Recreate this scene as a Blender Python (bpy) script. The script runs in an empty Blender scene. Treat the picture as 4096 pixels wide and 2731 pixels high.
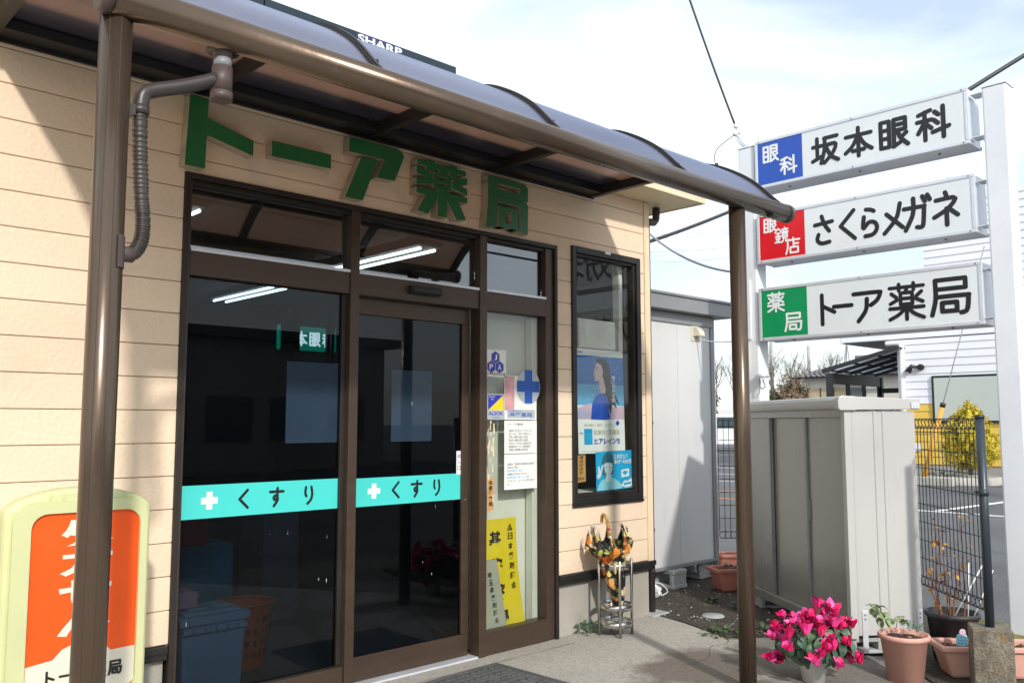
import bpy, bmesh, math, random
from mathutils import Vector, Matrix, noise
random.seed(7)
R = math.radians
sc = bpy.context.scene
COL = sc.collection

# ---------------------------------------------------------------- camera
cam = bpy.data.cameras.new('camera'); camo = bpy.data.objects.new('camera', cam); COL.objects.link(camo)
cam.sensor_width = 36.0; cam.lens = 30.5; cam.clip_end = 2000; cam.clip_start = 0.05
camo.location = (0, 0, 1.42); camo.rotation_euler = (R(90 + 5.35), 0, R(46.6 - 90))
sc.camera = camo
# ---------------------------------------------------------------- light
SUN = Vector((0.44, 1.0, -0.65)).normalized()          # direction the light travels
EL = math.asin(-SUN.z); AZ = math.atan2(-SUN.x, -SUN.y)  # azimuth from +Y, clockwise
w = bpy.data.worlds.new('World'); sc.world = w; w.use_nodes = True
nt = w.node_tree; nt.nodes.clear()
sky = nt.nodes.new('ShaderNodeTexSky'); sky.sky_type = 'NISHITA'; sky.sun_disc = False
sky.sun_elevation = EL; sky.sun_rotation = AZ; sky.air_density = 1.0; sky.dust_density = 1.5; sky.ozone_density = 1.2
tc = nt.nodes.new('ShaderNodeTexCoord'); mp = nt.nodes.new('ShaderNodeMapping'); mp.inputs['Scale'].default_value = (1.0, 1.6, 4.0)
ns = nt.nodes.new('ShaderNodeTexNoise'); ns.inputs['Scale'].default_value = 1.5; ns.inputs['Detail'].default_value = 6; ns.inputs['Distortion'].default_value = 0.7
rp = nt.nodes.new('ShaderNodeValToRGB'); rp.color_ramp.elements[0].position = 0.36; rp.color_ramp.elements[1].position = 0.60
rp.color_ramp.elements[0].color = (0.36, 0.36, 0.36, 1); rp.color_ramp.elements[1].color = (0.98, 0.98, 0.98, 1)
mx = nt.nodes.new('ShaderNodeMixRGB'); mx.inputs['Color2'].default_value = (6.3, 6.85, 7.25, 1)
bg = nt.nodes.new('ShaderNodeBackground'); bg.inputs['Strength'].default_value = 0.1
wo = nt.nodes.new('ShaderNodeOutputWorld')
L = nt.links.new
L(tc.outputs['Generated'], mp.inputs['Vector']); L(mp.outputs['Vector'], ns.inputs['Vector']); L(ns.outputs['Fac'], rp.inputs['Fac'])
L(rp.outputs['Color'], mx.inputs['Fac']); L(sky.outputs['Color'], mx.inputs['Color1']); L(mx.outputs['Color'], bg.inputs['Color']); L(bg.outputs['Background'], wo.inputs['Surface'])
sl = bpy.data.lights.new('sun', 'SUN'); sl.energy = 1.65; sl.angle = R(2.6); sl.color = (1.0, 0.955, 0.89)
so = bpy.data.objects.new('sun', sl); COL.objects.link(so); so.rotation_euler = SUN.to_track_quat('-Z', 'Y').to_euler(); so.location = (-4, -10, 8)
sc.view_settings.view_transform = 'Standard'; sc.view_settings.look = 'None'; sc.view_settings.exposure = 1.05; sc.view_settings.gamma = 1
sc.render.engine = 'CYCLES'
sc.cycles.max_bounces = 7; sc.cycles.diffuse_bounces = 4; sc.cycles.glossy_bounces = 4; sc.cycles.transparent_max_bounces = 24
sc.cycles.caustics_reflective = False; sc.cycles.caustics_refractive = False; sc.cycles.use_denoising = True
sc.cycles.sample_clamp_indirect = 6.0

# ---------------------------------------------------------------- materials
MATS = {}
def newmat(name):
    m = bpy.data.materials.new(name); m.use_nodes = True; m.node_tree.nodes.clear(); MATS[name] = m
    return m, m.node_tree, m.node_tree.nodes.new('ShaderNodeOutputMaterial')
def pm(name, col, rough=0.5, metal=0.0, var=0.08, vs=6.0, bump=0.0, bs=60.0, spec=0.5, stretch=(1, 1, 1), dirt=None, emit=None, bdet=3.0, fine=0.0):
    """principled material: base colour with noise variation, optional fine bump, dirt patches and roughness wobble"""
    m, t, out = newmat(name); N = t.nodes.new; K = t.links.new
    b = N('ShaderNodeBsdfPrincipled'); b.inputs['Roughness'].default_value = rough; b.inputs['Metallic'].default_value = metal
    b.inputs['Specular IOR Level'].default_value = spec
    K(b.outputs[0], out.inputs['Surface'])
    co = N('ShaderNodeTexCoord'); ma = N('ShaderNodeMapping'); ma.inputs['Scale'].default_value = stretch
    K(co.outputs['Object'], ma.inputs['Vector'])
    n1 = N('ShaderNodeTexNoise'); n1.inputs['Scale'].default_value = vs; n1.inputs['Detail'].default_value = 5
    K(ma.outputs[0], n1.inputs['Vector'])
    r = N('ShaderNodeMapRange'); r.inputs['From Min'].default_value = 0.3; r.inputs['From Max'].default_value = 0.7
    r.inputs['To Min'].default_value = 1 - var; r.inputs['To Max'].default_value = 1 + var
    K(n1.outputs['Fac'], r.inputs['Value'])
    mul = N('ShaderNodeMixRGB'); mul.blend_type = 'MULTIPLY'; mul.inputs['Fac'].default_value = 1; mul.inputs['Color1'].default_value = (*col, 1)
    K(r.outputs[0], mul.inputs['Color2']); last = mul.outputs[0]
    if fine:
        n4 = N('ShaderNodeTexNoise'); n4.inputs['Scale'].default_value = bs; n4.inputs['Detail'].default_value = 4; K(ma.outputs[0], n4.inputs['Vector'])
        r4 = N('ShaderNodeMapRange'); r4.inputs['From Min'].default_value = 0.3; r4.inputs['From Max'].default_value = 0.7
        r4.inputs['To Min'].default_value = 1 - fine; r4.inputs['To Max'].default_value = 1 + fine; K(n4.outputs['Fac'], r4.inputs['Value'])
        m4 = N('ShaderNodeMixRGB'); m4.blend_type = 'MULTIPLY'; m4.inputs['Fac'].default_value = 1; K(last, m4.inputs['Color1']); K(r4.outputs[0], m4.inputs['Color2']); last = m4.outputs[0]
    if dirt:
        dc, dscale, lo, hi = dirt
        n2 = N('ShaderNodeTexNoise'); n2.inputs['Scale'].default_value = dscale; n2.inputs['Detail'].default_value = 8; n2.inputs['Roughness'].default_value = 0.65
        K(ma.outputs[0], n2.inputs['Vector'])
        r2 = N('ShaderNodeMapRange'); r2.inputs['From Min'].default_value = lo; r2.inputs['From Max'].default_value = hi; K(n2.outputs['Fac'], r2.inputs['Value'])
        m2 = N('ShaderNodeMixRGB'); m2.inputs['Color2'].default_value = (*dc, 1); K(last, m2.inputs['Color1']); K(r2.outputs[0], m2.inputs['Fac']); last = m2.outputs[0]
    K(last, b.inputs['Base Color'])
    rr = N('ShaderNodeMapRange'); rr.inputs['To Min'].default_value = max(0.02, rough - 0.08); rr.inputs['To Max'].default_value = min(1, rough + 0.08)
    K(n1.outputs['Fac'], rr.inputs['Value']); K(rr.outputs[0], b.inputs['Roughness'])
    if bump:
        n3 = N('ShaderNodeTexNoise'); n3.inputs['Scale'].default_value = bs; n3.inputs['Detail'].default_value = bdet
        K(ma.outputs[0], n3.inputs['Vector'])
        bn = N('ShaderNodeBump'); bn.inputs['Strength'].default_value = bump; bn.inputs['Distance'].default_value = 0.01
        K(n3.outputs['Fac'], bn.inputs['Height']); K(bn.outputs[0], b.inputs['Normal'])
    if emit:
        b.inputs['Emission Color'].default_value = (*emit[0], 1); b.inputs['Emission Strength'].default_value = emit[1]
    return m
def glassmat(name, tint, f0=0.05, rough=0.0):
    m, t, out = newmat(name); N = t.nodes.new; K = t.links.new
    tr = N('ShaderNodeBsdfTransparent'); tr.inputs['Color'].default_value = (*[math.sqrt(c) for c in tint], 1)
    gl = N('ShaderNodeBsdfGlossy'); gl.inputs['Roughness'].default_value = rough
    lw = N('ShaderNodeLayerWeight'); lw.inputs['Blend'].default_value = 0.5
    p = N('ShaderNodeMath'); p.operation = 'POWER'; p.inputs[1].default_value = 5; K(lw.outputs['Facing'], p.inputs[0])
    q = N('ShaderNodeMath'); q.operation = 'MULTIPLY_ADD'; q.inputs[1].default_value = 1 - f0; q.inputs[2].default_value = f0; K(p.outputs[0], q.inputs[0])
    mxs = N('ShaderNodeMixShader'); K(q.outputs[0], mxs.inputs[0]); K(tr.outputs[0], mxs.inputs[1]); K(gl.outputs[0], mxs.inputs[2]); K(mxs.outputs[0], out.inputs['Surface'])
    return m
def emitmat(name, col, s):
    m, t, out = newmat(name); e = t.nodes.new('ShaderNodeEmission'); e.inputs[0].default_value = (*col, 1); e.inputs[1].default_value = s; t.links.new(e.outputs[0], out.inputs['Surface']); return m

M = MATS
pm('siding', (0.77, 0.615, 0.455), 0.75, var=0.04, vs=1.6, bump=0.42, bs=48, dirt=((0.42, 0.30, 0.19), 1.3, 0.60, 1.0), spec=0.25)
def board_tone(name, amt):
    t = M[name].node_tree; b = next(n for n in t.nodes if n.type == 'BSDF_PRINCIPLED'); src = b.inputs['Base Color'].links[0].from_socket
    oi = t.nodes.new('ShaderNodeObjectInfo'); r = t.nodes.new('ShaderNodeMapRange'); r.inputs['To Min'].default_value = 1 - amt; r.inputs['To Max'].default_value = 1 + amt; t.links.new(oi.outputs['Random'], r.inputs['Value'])
    x = t.nodes.new('ShaderNodeMixRGB'); x.blend_type = 'MULTIPLY'; x.inputs['Fac'].default_value = 1; t.links.new(src, x.inputs['Color1']); t.links.new(r.outputs[0], x.inputs['Color2']); t.links.new(x.outputs[0], b.inputs['Base Color'])
board_tone('siding', 0.035)
pm('siding_joint', (0.52, 0.39, 0.25), 0.85, var=0.1)
pm('trim_cream', (0.74, 0.60, 0.42), 0.6, var=0.06, dirt=((0.10, 0.07, 0.05), 5.0, 0.68, 0.86))
pm('soffit', (0.72, 0.60, 0.40), 0.5, var=0.05, vs=3, dirt=((0.22, 0.15, 0.09), 4.0, 0.60, 0.85))
pm('bronze', (0.075, 0.049, 0.034), 0.42, 0.35, var=0.10, vs=4, stretch=(1, 1, 6), dirt=((0.22, 0.18, 0.14), 14, 0.66, 0.95))
pm('bronze_tube', (0.118, 0.084, 0.060), 0.27, 0.60, var=0.10, vs=3, stretch=(1, 1, 0.3), dirt=((0.24, 0.19, 0.15), 26, 0.62, 0.95), bump=0.05, bs=30)
pm('dark_bronze', (0.030, 0.024, 0.021), 0.5, 0.3, var=0.15, dirt=((0.12, 0.10, 0.09), 16, 0.66, 0.95))
pm('black_metal', (0.020, 0.019, 0.019), 0.45, 0.2, var=0.2, dirt=((0.09, 0.08, 0.07), 20, 0.64, 0.95))
pm('pipe_brown', (0.085, 0.060, 0.054), 0.5, var=0.08, dirt=((0.35, 0.32, 0.30), 30, 0.70, 0.9))
pm('pipe_grey', (0.045, 0.038, 0.035), 0.4, var=0.1, dirt=((0.2, 0.19, 0.18), 30, 0.70, 0.92))
pm('pipe_pale', (0.24, 0.25, 0.27), 0.4)
pm('letter_green', (0.012, 0.135, 0.040), 0.35, var=0.08)
pm('letter_side', (0.42, 0.34, 0.25), 0.7, var=0.2, vs=12)
pm('alu', (0.70, 0.72, 0.77), 0.35, 0.35, var=0.06, stretch=(1, 1, 5))
pm('steel', (0.60, 0.58, 0.55), 0.22, 1.0, var=0.10, vs=3, stretch=(1, 1, 20))
pm('foundation', (0.36, 0.34, 0.30), 0.85, var=0.12, vs=3, bump=0.25, bs=90, dirt=((0.20, 0.18, 0.15), 4, 0.60, 0.85))
pm('cabinet', (0.50, 0.495, 0.48), 0.40, 0.1, var=0.04, vs=2, stretch=(1, 1, 0.3), dirt=((0.36, 0.34, 0.30), 6, 0.60, 0.95))
pm('cabinet_door', (0.33, 0.325, 0.295), 0.28, 0.35, var=0.05, vs=2, stretch=(1, 1, 0.3), dirt=((0.36, 0.34, 0.29), 7, 0.60, 0.95))
pm('shed_wall', (0.58, 0.585, 0.585), 0.45, var=0.03, vs=1.5, bump=0.10, bs=140, stretch=(1, 1, 0.3), dirt=((0.44, 0.43, 0.40), 5, 0.58, 0.95))
pm('shed_trim', (0.24, 0.25, 0.26), 0.4, 0.2, var=0.06)
pm('concrete_block', (0.40, 0.41, 0.41), 0.9, var=0.15, vs=10, bump=0.5, bs=120)
pm('sign_white', (0.73, 0.765, 0.785), 0.25, var=0.03, vs=2, spec=0.5, dirt=((0.58, 0.59, 0.57), 2.2, 0.60, 0.95), stretch=(1, 1, 0.35))
pm('post_white', (0.76, 0.78, 0.82), 0.4, var=0.04, dirt=((0.45, 0.25, 0.12), 7, 0.74, 0.9))
pm('print_black', (0.012, 0.012, 0.014), 0.4)
pm('print_white', (0.80, 0.81, 0.82), 0.4, var=0.02)
pm('sign_blue', (0.020, 0.085, 0.45), 0.3, var=0.04)
pm('sign_red', (0.66, 0.010, 0.018), 0.3, var=0.04)
pm('sign_green', (0.0, 0.28, 0.095), 0.3, var=0.04)
pm('teal', (0.06, 0.60, 0.56), 0.45, var=0.04, vs=2)
pm('paper', (0.78, 0.79, 0.76), 0.6, var=0.04)
pm('paper_back', (0.76, 0.82, 0.88), 0.7, var=0.06, vs=3)
pm('board_cream', (0.74, 0.74, 0.66), 0.6, var=0.05, vs=2, dirt=((0.48, 0.46, 0.38), 2, 0.6, 0.9))
pm('yellow', (0.80, 0.62, 0.02), 0.45, var=0.05, vs=4)
pm('amber', (0.55, 0.30, 0.10), 0.5, var=0.12, vs=12)
pm('plate_grey', (0.42, 0.42, 0.33), 0.4, var=0.06)
pm('navy', (0.03, 0.04, 0.40), 0.4)
pm('pink_fade', (0.66, 0.34, 0.35), 0.5, var=0.25, vs=9)
pm('cross_blue', (0.01, 0.09, 0.42), 0.4)
pm('sticker_grey', (0.42, 0.47, 0.50), 0.5)
pm('poster_sky', (0.004, 0.13, 0.46), 0.4, var=0.12, vs=3)
pm('poster_sky_low', (0.08, 0.36, 0.62), 0.4, var=0.1, vs=4)
pm('poster_horizon', (0.60, 0.44, 0.55), 0.4, var=0.08)
pm('poster_skin', (0.68, 0.44, 0.42), 0.4, var=0.05)
pm('poster_skin_pale', (0.62, 0.78, 0.82), 0.4, var=0.05)
pm('poster_hair', (0.018, 0.012, 0.020), 0.4)
pm('poster_dress', (0.01, 0.07, 0.42), 0.4, var=0.2, vs=14)
pm('poster_cyan', (0.015, 0.38, 0.70), 0.4, var=0.08)
pm('poster_shirt', (0.30, 0.66, 0.80), 0.4, var=0.05)
pm('poster_teal_hair', (0.03, 0.17, 0.24), 0.4)
pm('orange_panel', (0.86, 0.095, 0.006), 0.35, var=0.05)
pm('frame_lime', (0.56, 0.58, 0.31), 0.5, var=0.05, vs=4, dirt=((0.45, 0.40, 0.24), 5, 0.62, 0.9))
pm('cream_print', (0.70, 0.66, 0.54), 0.5)
pm('bin_blue', (0.34, 0.47, 0.56), 0.45, var=0.06)
pm('basket_orange', (0.62, 0.12, 0.03), 0.45, var=0.06)
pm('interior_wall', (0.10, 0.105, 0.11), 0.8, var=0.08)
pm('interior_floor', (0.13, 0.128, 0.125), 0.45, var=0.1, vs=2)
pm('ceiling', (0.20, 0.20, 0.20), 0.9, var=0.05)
pm('shelf_dark', (0.12, 0.09, 0.07), 0.6, var=0.2)
pm('carton', (0.22, 0.14, 0.09), 0.8, var=0.15)
pm('terracotta', (0.66, 0.35, 0.28), 0.65, var=0.08, vs=5, dirt=((0.42, 0.22, 0.16), 6, 0.58, 0.85))
pm('terracotta_red', (0.50, 0.19, 0.135), 0.6, var=0.1, vs=5)
pm('black_plastic', (0.030, 0.030, 0.032), 0.5, var=0.2)
pm('pot_white', (0.78, 0.78, 0.76), 0.4, var=0.04)
pm('soil', (0.055, 0.036, 0.024), 0.95, var=0.35, vs=60, bump=0.9, bs=90, fine=0.3)
pm('leaf_cyclamen', (0.055, 0.105, 0.065), 0.4, var=0.35, vs=22)
board_tone('leaf_cyclamen', 0.35)
pm('leaf_cyclamen_pale', (0.12, 0.20, 0.10), 0.4, var=0.3, vs=22)
pm('leaf_ivy', (0.20, 0.27, 0.12), 0.45, var=0.35, vs=40)
pm('leaf_green', (0.05, 0.095, 0.025), 0.5, var=0.35, vs=20)
pm('leaf_sedum', (0.10, 0.19, 0.11), 0.5, var=0.3, vs=20)
pm('leaf_gold', (0.66, 0.49, 0.03), 0.6, var=0.4, vs=9)
pm('leaf_gold_green', (0.27, 0.30, 0.03), 0.6, var=0.4, vs=9)
pm('leaf_autumn', (0.55, 0.27, 0.03), 0.5, var=0.35, vs=20)
pm('leaf_red', (0.42, 0.07, 0.02), 0.5, var=0.3, vs=20)
pm('leaf_far', (0.075, 0.10, 0.045), 0.7, var=0.4, vs=2)
pm('leaf_far_brown', (0.17, 0.12, 0.07), 0.7, var=0.35, vs=2)
pm('twig', (0.20, 0.16, 0.13), 0.8, var=0.2)
pm('twig_red', (0.22, 0.09, 0.06), 0.7, var=0.2)
pm('petal', (0.78, 0.018, 0.19), 0.45, var=0.18, vs=30)
pm('petal_light', (0.84, 0.07, 0.33), 0.45, var=0.18, vs=30)
pm('petal_deep', (0.60, 0.008, 0.10), 0.45, var=0.2, vs=30)
pm('fence_green', (0.010, 0.013, 0.016), 0.4, 0.1, var=0.15)
pm('post_slate', (0.030, 0.042, 0.055), 0.35, 0.1, var=0.1)
pm('old_block', (0.17, 0.15, 0.115), 0.95, var=0.35, vs=14, bump=0.8, bs=70, dirt=((0.30, 0.17, 0.05), 9, 0.56, 0.75), fine=0.3)
pm('clinic_white', (0.78, 0.79, 0.83), 0.55, var=0.03, vs=0.8)
pm('clinic_yellow', (0.72, 0.48, 0.08), 0.55, var=0.04, vs=0.8)
pm('clinic_glass', (0.50, 0.54, 0.49), 0.25, var=0.03, vs=0.6)
pm('asphalt_kerb', (0.42, 0.41, 0.37), 0.9, var=0.15, vs=5)
pm('line_white', (0.70, 0.70, 0.70), 0.7, var=0.15, vs=8)
pm('line_orange', (0.62, 0.20, 0.06), 0.7, var=0.2, vs=8)
pm('guard_yellow', (0.70, 0.36, 0.05), 0.5, var=0.1)
pm('tile_grey', (0.20, 0.20, 0.21), 0.6, var=0.2, vs=3)
pm('house_wall', (0.62, 0.58, 0.50), 0.8, var=0.06)
pm('house_window', (0.48, 0.38, 0.24), 0.5, var=0.08)
pm('dark_frame', (0.028, 0.030, 0.034), 0.4, 0.2)
pm('wood_board', (0.45, 0.25, 0.10), 0.7, var=0.1)
pm('frosted', (0.60, 0.63, 0.66), 0.3, var=0.03)
pm('car_white', (0.74, 0.75, 0.76), 0.22, var=0.02)
pm('car_glass', (0.05, 0.08, 0.09), 0.06)
pm('tyre', (0.018, 0.018, 0.018), 0.8)
pm('pole_concrete', (0.36, 0.35, 0.33), 0.85, var=0.1)
pm('wire', (0.03, 0.03, 0.035), 0.5)
pm('wire_grey', (0.28, 0.28, 0.29), 0.5)
pm('wire_white', (0.62, 0.62, 0.62), 0.5)
pm('ivory_box', (0.62, 0.59, 0.48), 0.5)
pm('solar', (0.028, 0.042, 0.055), 0.3, 0.3)
pm('solar_badge', (0.03, 0.04, 0.12), 0.4)
pm('roof_dark', (0.09, 0.09, 0.10), 0.6)
pm('rubber_mat', (0.085, 0.088, 0.088), 0.85, var=0.2, vs=10)
pm('rubber_joint', (0.15, 0.14, 0.12), 0.9, var=0.2, vs=20)
pm('plastic_bag', (0.78, 0.79, 0.80), 0.4, var=0.05)
pm('bottle_green', (0.02, 0.20, 0.10), 0.3)
pm('handle_amber', (0.42, 0.24, 0.06), 0.3, var=0.25, vs=30)
pm('handle_red', (0.55, 0.06, 0.05), 0.3)
pm('umb_metal', (0.5, 0.5, 0.5), 0.3, 0.9)
pm('lichen', (0.20, 0.18, 0.05), 0.9, var=0.3, vs=20)
pm('facade_far', (0.34, 0.33, 0.31), 0.8, var=0.08, vs=1)
pm('facade_far2', (0.20, 0.20, 0.21), 0.8, var=0.08, vs=1)
pm('window_far', (0.10, 0.12, 0.14), 0.1)
glassmat('glass_film', (0.185, 0.235, 0.29), 0.026)
glassmat('glass_clear', (0.34, 0.37, 0.37), 0.19)
glassmat('glass_light', (0.82, 0.86, 0.83), 0.045)
glassmat('glass_window', (0.88, 0.92, 0.90), 0.034)
glassmat('glass_far', (0.75, 0.80, 0.80), 0.05)
emitmat('lamp_glow', (0.88, 1.0, 0.98), 4.5)
pm('added_glow_green', (0.0, 0.14, 0.075), 0.5, emit=((0.0, 0.22, 0.13), 0.8))  # emission added in place of daylight on an outdoor sign
pm('added_glow_white', (0.7, 0.72, 0.7), 0.5, emit=((0.8, 0.9, 0.85), 1.3))  # same added glow for the sign characters

def opal():
    m, t, out = newmat('opal'); N = t.nodes.new; K = t.links.new
    a = N('ShaderNodeBsdfTranslucent'); a.inputs[0].default_value = (0.75, 0.78, 0.80, 1); b = N('ShaderNodeBsdfTransparent'); b.inputs[0].default_value = (0.6, 0.62, 0.65, 1)
    x = N('ShaderNodeMixShader'); x.inputs[0].default_value = 0.35; K(a.outputs[0], x.inputs[1]); K(b.outputs[0], x.inputs[2]); K(x.outputs[0], out.inputs['Surface'])
opal()
def polycarbonate():
    m, t, out = newmat('polycarbonate'); N = t.nodes.new; K = t.links.new
    co = N('ShaderNodeTexCoord')
    n = N('ShaderNodeTexNoise'); n.inputs['Scale'].default_value = 14; n.inputs['Detail'].default_value = 8; n.inputs['Roughness'].default_value = 0.75
    K(co.outputs['Object'], n.inputs['Vector'])
    tr = N('ShaderNodeBsdfTransparent'); tr.inputs['Color'].default_value = (0.13, 0.077, 0.050, 1)
    tl = N('ShaderNodeBsdfTranslucent'); tl.inputs['Color'].default_value = (0.22, 0.122, 0.078, 1)
    df = N('ShaderNodeBsdfDiffuse'); df.inputs['Color'].default_value = (0.125, 0.125, 0.185, 1)
    gl = N('ShaderNodeBsdfGlossy'); gl.inputs['Roughness'].default_value = 0.22; gl.inputs['Color'].default_value = (0.74, 0.80, 1, 1)
    a = N('ShaderNodeMixShader'); a.inputs[0].default_value = 0.55; K(tr.outputs[0], a.inputs[1]); K(tl.outputs[0], a.inputs[2])
    rg = N('ShaderNodeMapRange'); rg.inputs['To Min'].default_value = 0.24; rg.inputs['To Max'].default_value = 0.40; K(n.outputs['Fac'], rg.inputs['Value'])
    b = N('ShaderNodeMixShader'); K(rg.outputs[0], b.inputs[0]); K(a.outputs[0], b.inputs[1]); K(df.outputs[0], b.inputs[2])
    lw = N('ShaderNodeLayerWeight'); p = N('ShaderNodeMath'); p.operation = 'POWER'; p.inputs[1].default_value = 2.4; K(lw.outputs['Facing'], p.inputs[0])
    q = N('ShaderNodeMath'); q.operation = 'MULTIPLY_ADD'; q.inputs[1].default_value = 0.52; q.inputs[2].default_value = 0.05; K(p.outputs[0], q.inputs[0])
    c = N('ShaderNodeMixShader'); K(q.outputs[0], c.inputs[0]); K(b.outputs[0], c.inputs[1]); K(gl.outputs[0], c.inputs[2]); K(c.outputs[0], out.inputs['Surface'])
polycarbonate()

def groundmat(name, c1, c2, speck, sscale, bump, wet=None, rough=0.9, big=1.2, c3=None):
    m, t, out = newmat(name); N = t.nodes.new; K = t.links.new
    b = N('ShaderNodeBsdfPrincipled'); b.inputs['Specular IOR Level'].default_value = 0.3; K(b.outputs[0], out.inputs['Surface'])
    co = N('ShaderNodeTexCoord')
    def nz(s, d=6, rgh=0.6):
        n = N('ShaderNodeTexNoise'); n.inputs['Scale'].default_value = s; n.inputs['Detail'].default_value = d; n.inputs['Roughness'].default_value = rgh; K(co.outputs['Object'], n.inputs['Vector']); return n
    def mr(src, a, b_, lo=0, hi=1):
        r = N('ShaderNodeMapRange'); r.inputs['From Min'].default_value = a; r.inputs['From Max'].default_value = b_; r.inputs['To Min'].default_value = lo; r.inputs['To Max'].default_value = hi; K(src, r.inputs['Value']); return r.outputs[0]
    def mix(f, a, b_):
        x = N('ShaderNodeMixRGB')
        if isinstance(f, float): x.inputs['Fac'].default_value = f
        else: K(f, x.inputs['Fac'])
        for s, k in ((a, 'Color1'), (b_, 'Color2')):
            if isinstance(s, tuple): x.inputs[k].default_value = (*s, 1)
            else: K(s, x.inputs[k])
        return x.outputs[0]
    n1 = nz(big, 8); col = mix(mr(n1.outputs['Fac'], 0.35, 0.65), c1, c2)
    v = N('ShaderNodeTexVoronoi'); v.inputs['Scale'].default_value = sscale; K(co.outputs['Object'], v.inputs['Vector'])
    sepv = N('ShaderNodeSeparateColor'); K(v.outputs['Color'], sepv.inputs[0])
    col = mix(mr(sepv.outputs[0], 0.84, 1.0, 0, 0.55), col, speck)
    n2 = nz(sscale * 0.45, 5); dk = N('ShaderNodeMixRGB'); dk.blend_type = 'MULTIPLY'; dk.inputs['Fac'].default_value = 1
    K(col, dk.inputs['Color1']); K(mr(n2.outputs['Fac'], 0.3, 0.7, 0.72, 1.22), dk.inputs['Color2']); col = dk.outputs[0]
    if c3: col = mix(mr(nz(big * 2.7, 8, 0.7).outputs['Fac'], 0.58, 0.72, 0, 0.7), col, c3)
    b.inputs['Roughness'].default_value = rough
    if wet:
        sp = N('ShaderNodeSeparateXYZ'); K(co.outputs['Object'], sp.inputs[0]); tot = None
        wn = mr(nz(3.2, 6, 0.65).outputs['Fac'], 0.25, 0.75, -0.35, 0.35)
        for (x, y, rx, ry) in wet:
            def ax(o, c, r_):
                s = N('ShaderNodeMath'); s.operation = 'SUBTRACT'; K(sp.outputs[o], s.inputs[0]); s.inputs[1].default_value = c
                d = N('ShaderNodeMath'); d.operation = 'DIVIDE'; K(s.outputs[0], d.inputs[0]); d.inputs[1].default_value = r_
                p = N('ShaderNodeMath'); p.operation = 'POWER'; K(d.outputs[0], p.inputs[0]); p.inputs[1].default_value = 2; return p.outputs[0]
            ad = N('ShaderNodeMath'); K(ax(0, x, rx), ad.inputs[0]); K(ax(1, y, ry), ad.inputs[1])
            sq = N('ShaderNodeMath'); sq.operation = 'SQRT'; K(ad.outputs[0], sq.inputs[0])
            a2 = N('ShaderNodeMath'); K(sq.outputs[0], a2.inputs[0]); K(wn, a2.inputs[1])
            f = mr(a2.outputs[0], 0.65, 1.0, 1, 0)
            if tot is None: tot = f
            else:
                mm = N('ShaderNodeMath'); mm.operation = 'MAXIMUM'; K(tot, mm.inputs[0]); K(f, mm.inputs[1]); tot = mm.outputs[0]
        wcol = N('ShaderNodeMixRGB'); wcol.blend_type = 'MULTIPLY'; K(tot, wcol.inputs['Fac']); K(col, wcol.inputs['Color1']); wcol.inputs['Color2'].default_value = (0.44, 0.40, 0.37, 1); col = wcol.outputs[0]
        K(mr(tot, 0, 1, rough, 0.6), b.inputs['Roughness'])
    K(col, b.inputs['Base Color'])
    bn = N('ShaderNodeBump'); bn.inputs['Strength'].default_value = bump; bn.inputs['Distance'].default_value = 0.01
    ad = N('ShaderNodeMath'); K(v.outputs['Distance'], ad.inputs[0]); K(n2.outputs['Fac'], ad.inputs[1]); K(ad.outputs[0], bn.inputs['Height']); K(bn.outputs[0], b.inputs['Normal'])
    return m
groundmat('asphalt', (0.10, 0.102, 0.105), (0.145, 0.145, 0.15), (0.22, 0.22, 0.22), 90, 0.5, big=0.5, c3=(0.075, 0.076, 0.08))
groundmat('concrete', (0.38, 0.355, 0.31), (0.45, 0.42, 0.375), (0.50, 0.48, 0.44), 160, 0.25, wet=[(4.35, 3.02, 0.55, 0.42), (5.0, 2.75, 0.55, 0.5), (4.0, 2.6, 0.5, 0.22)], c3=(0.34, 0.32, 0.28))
groundmat('old_concrete', (0.16, 0.145, 0.125), (0.25, 0.23, 0.20), (0.28, 0.26, 0.23), 120, 0.5, big=2.0, c3=(0.10, 0.085, 0.07))
groundmat('gravel_soil', (0.050, 0.042, 0.034), (0.085, 0.072, 0.058), (0.17, 0.16, 0.14), 55, 1.0, big=2.5, c3=(0.075, 0.045, 0.03))

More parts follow.
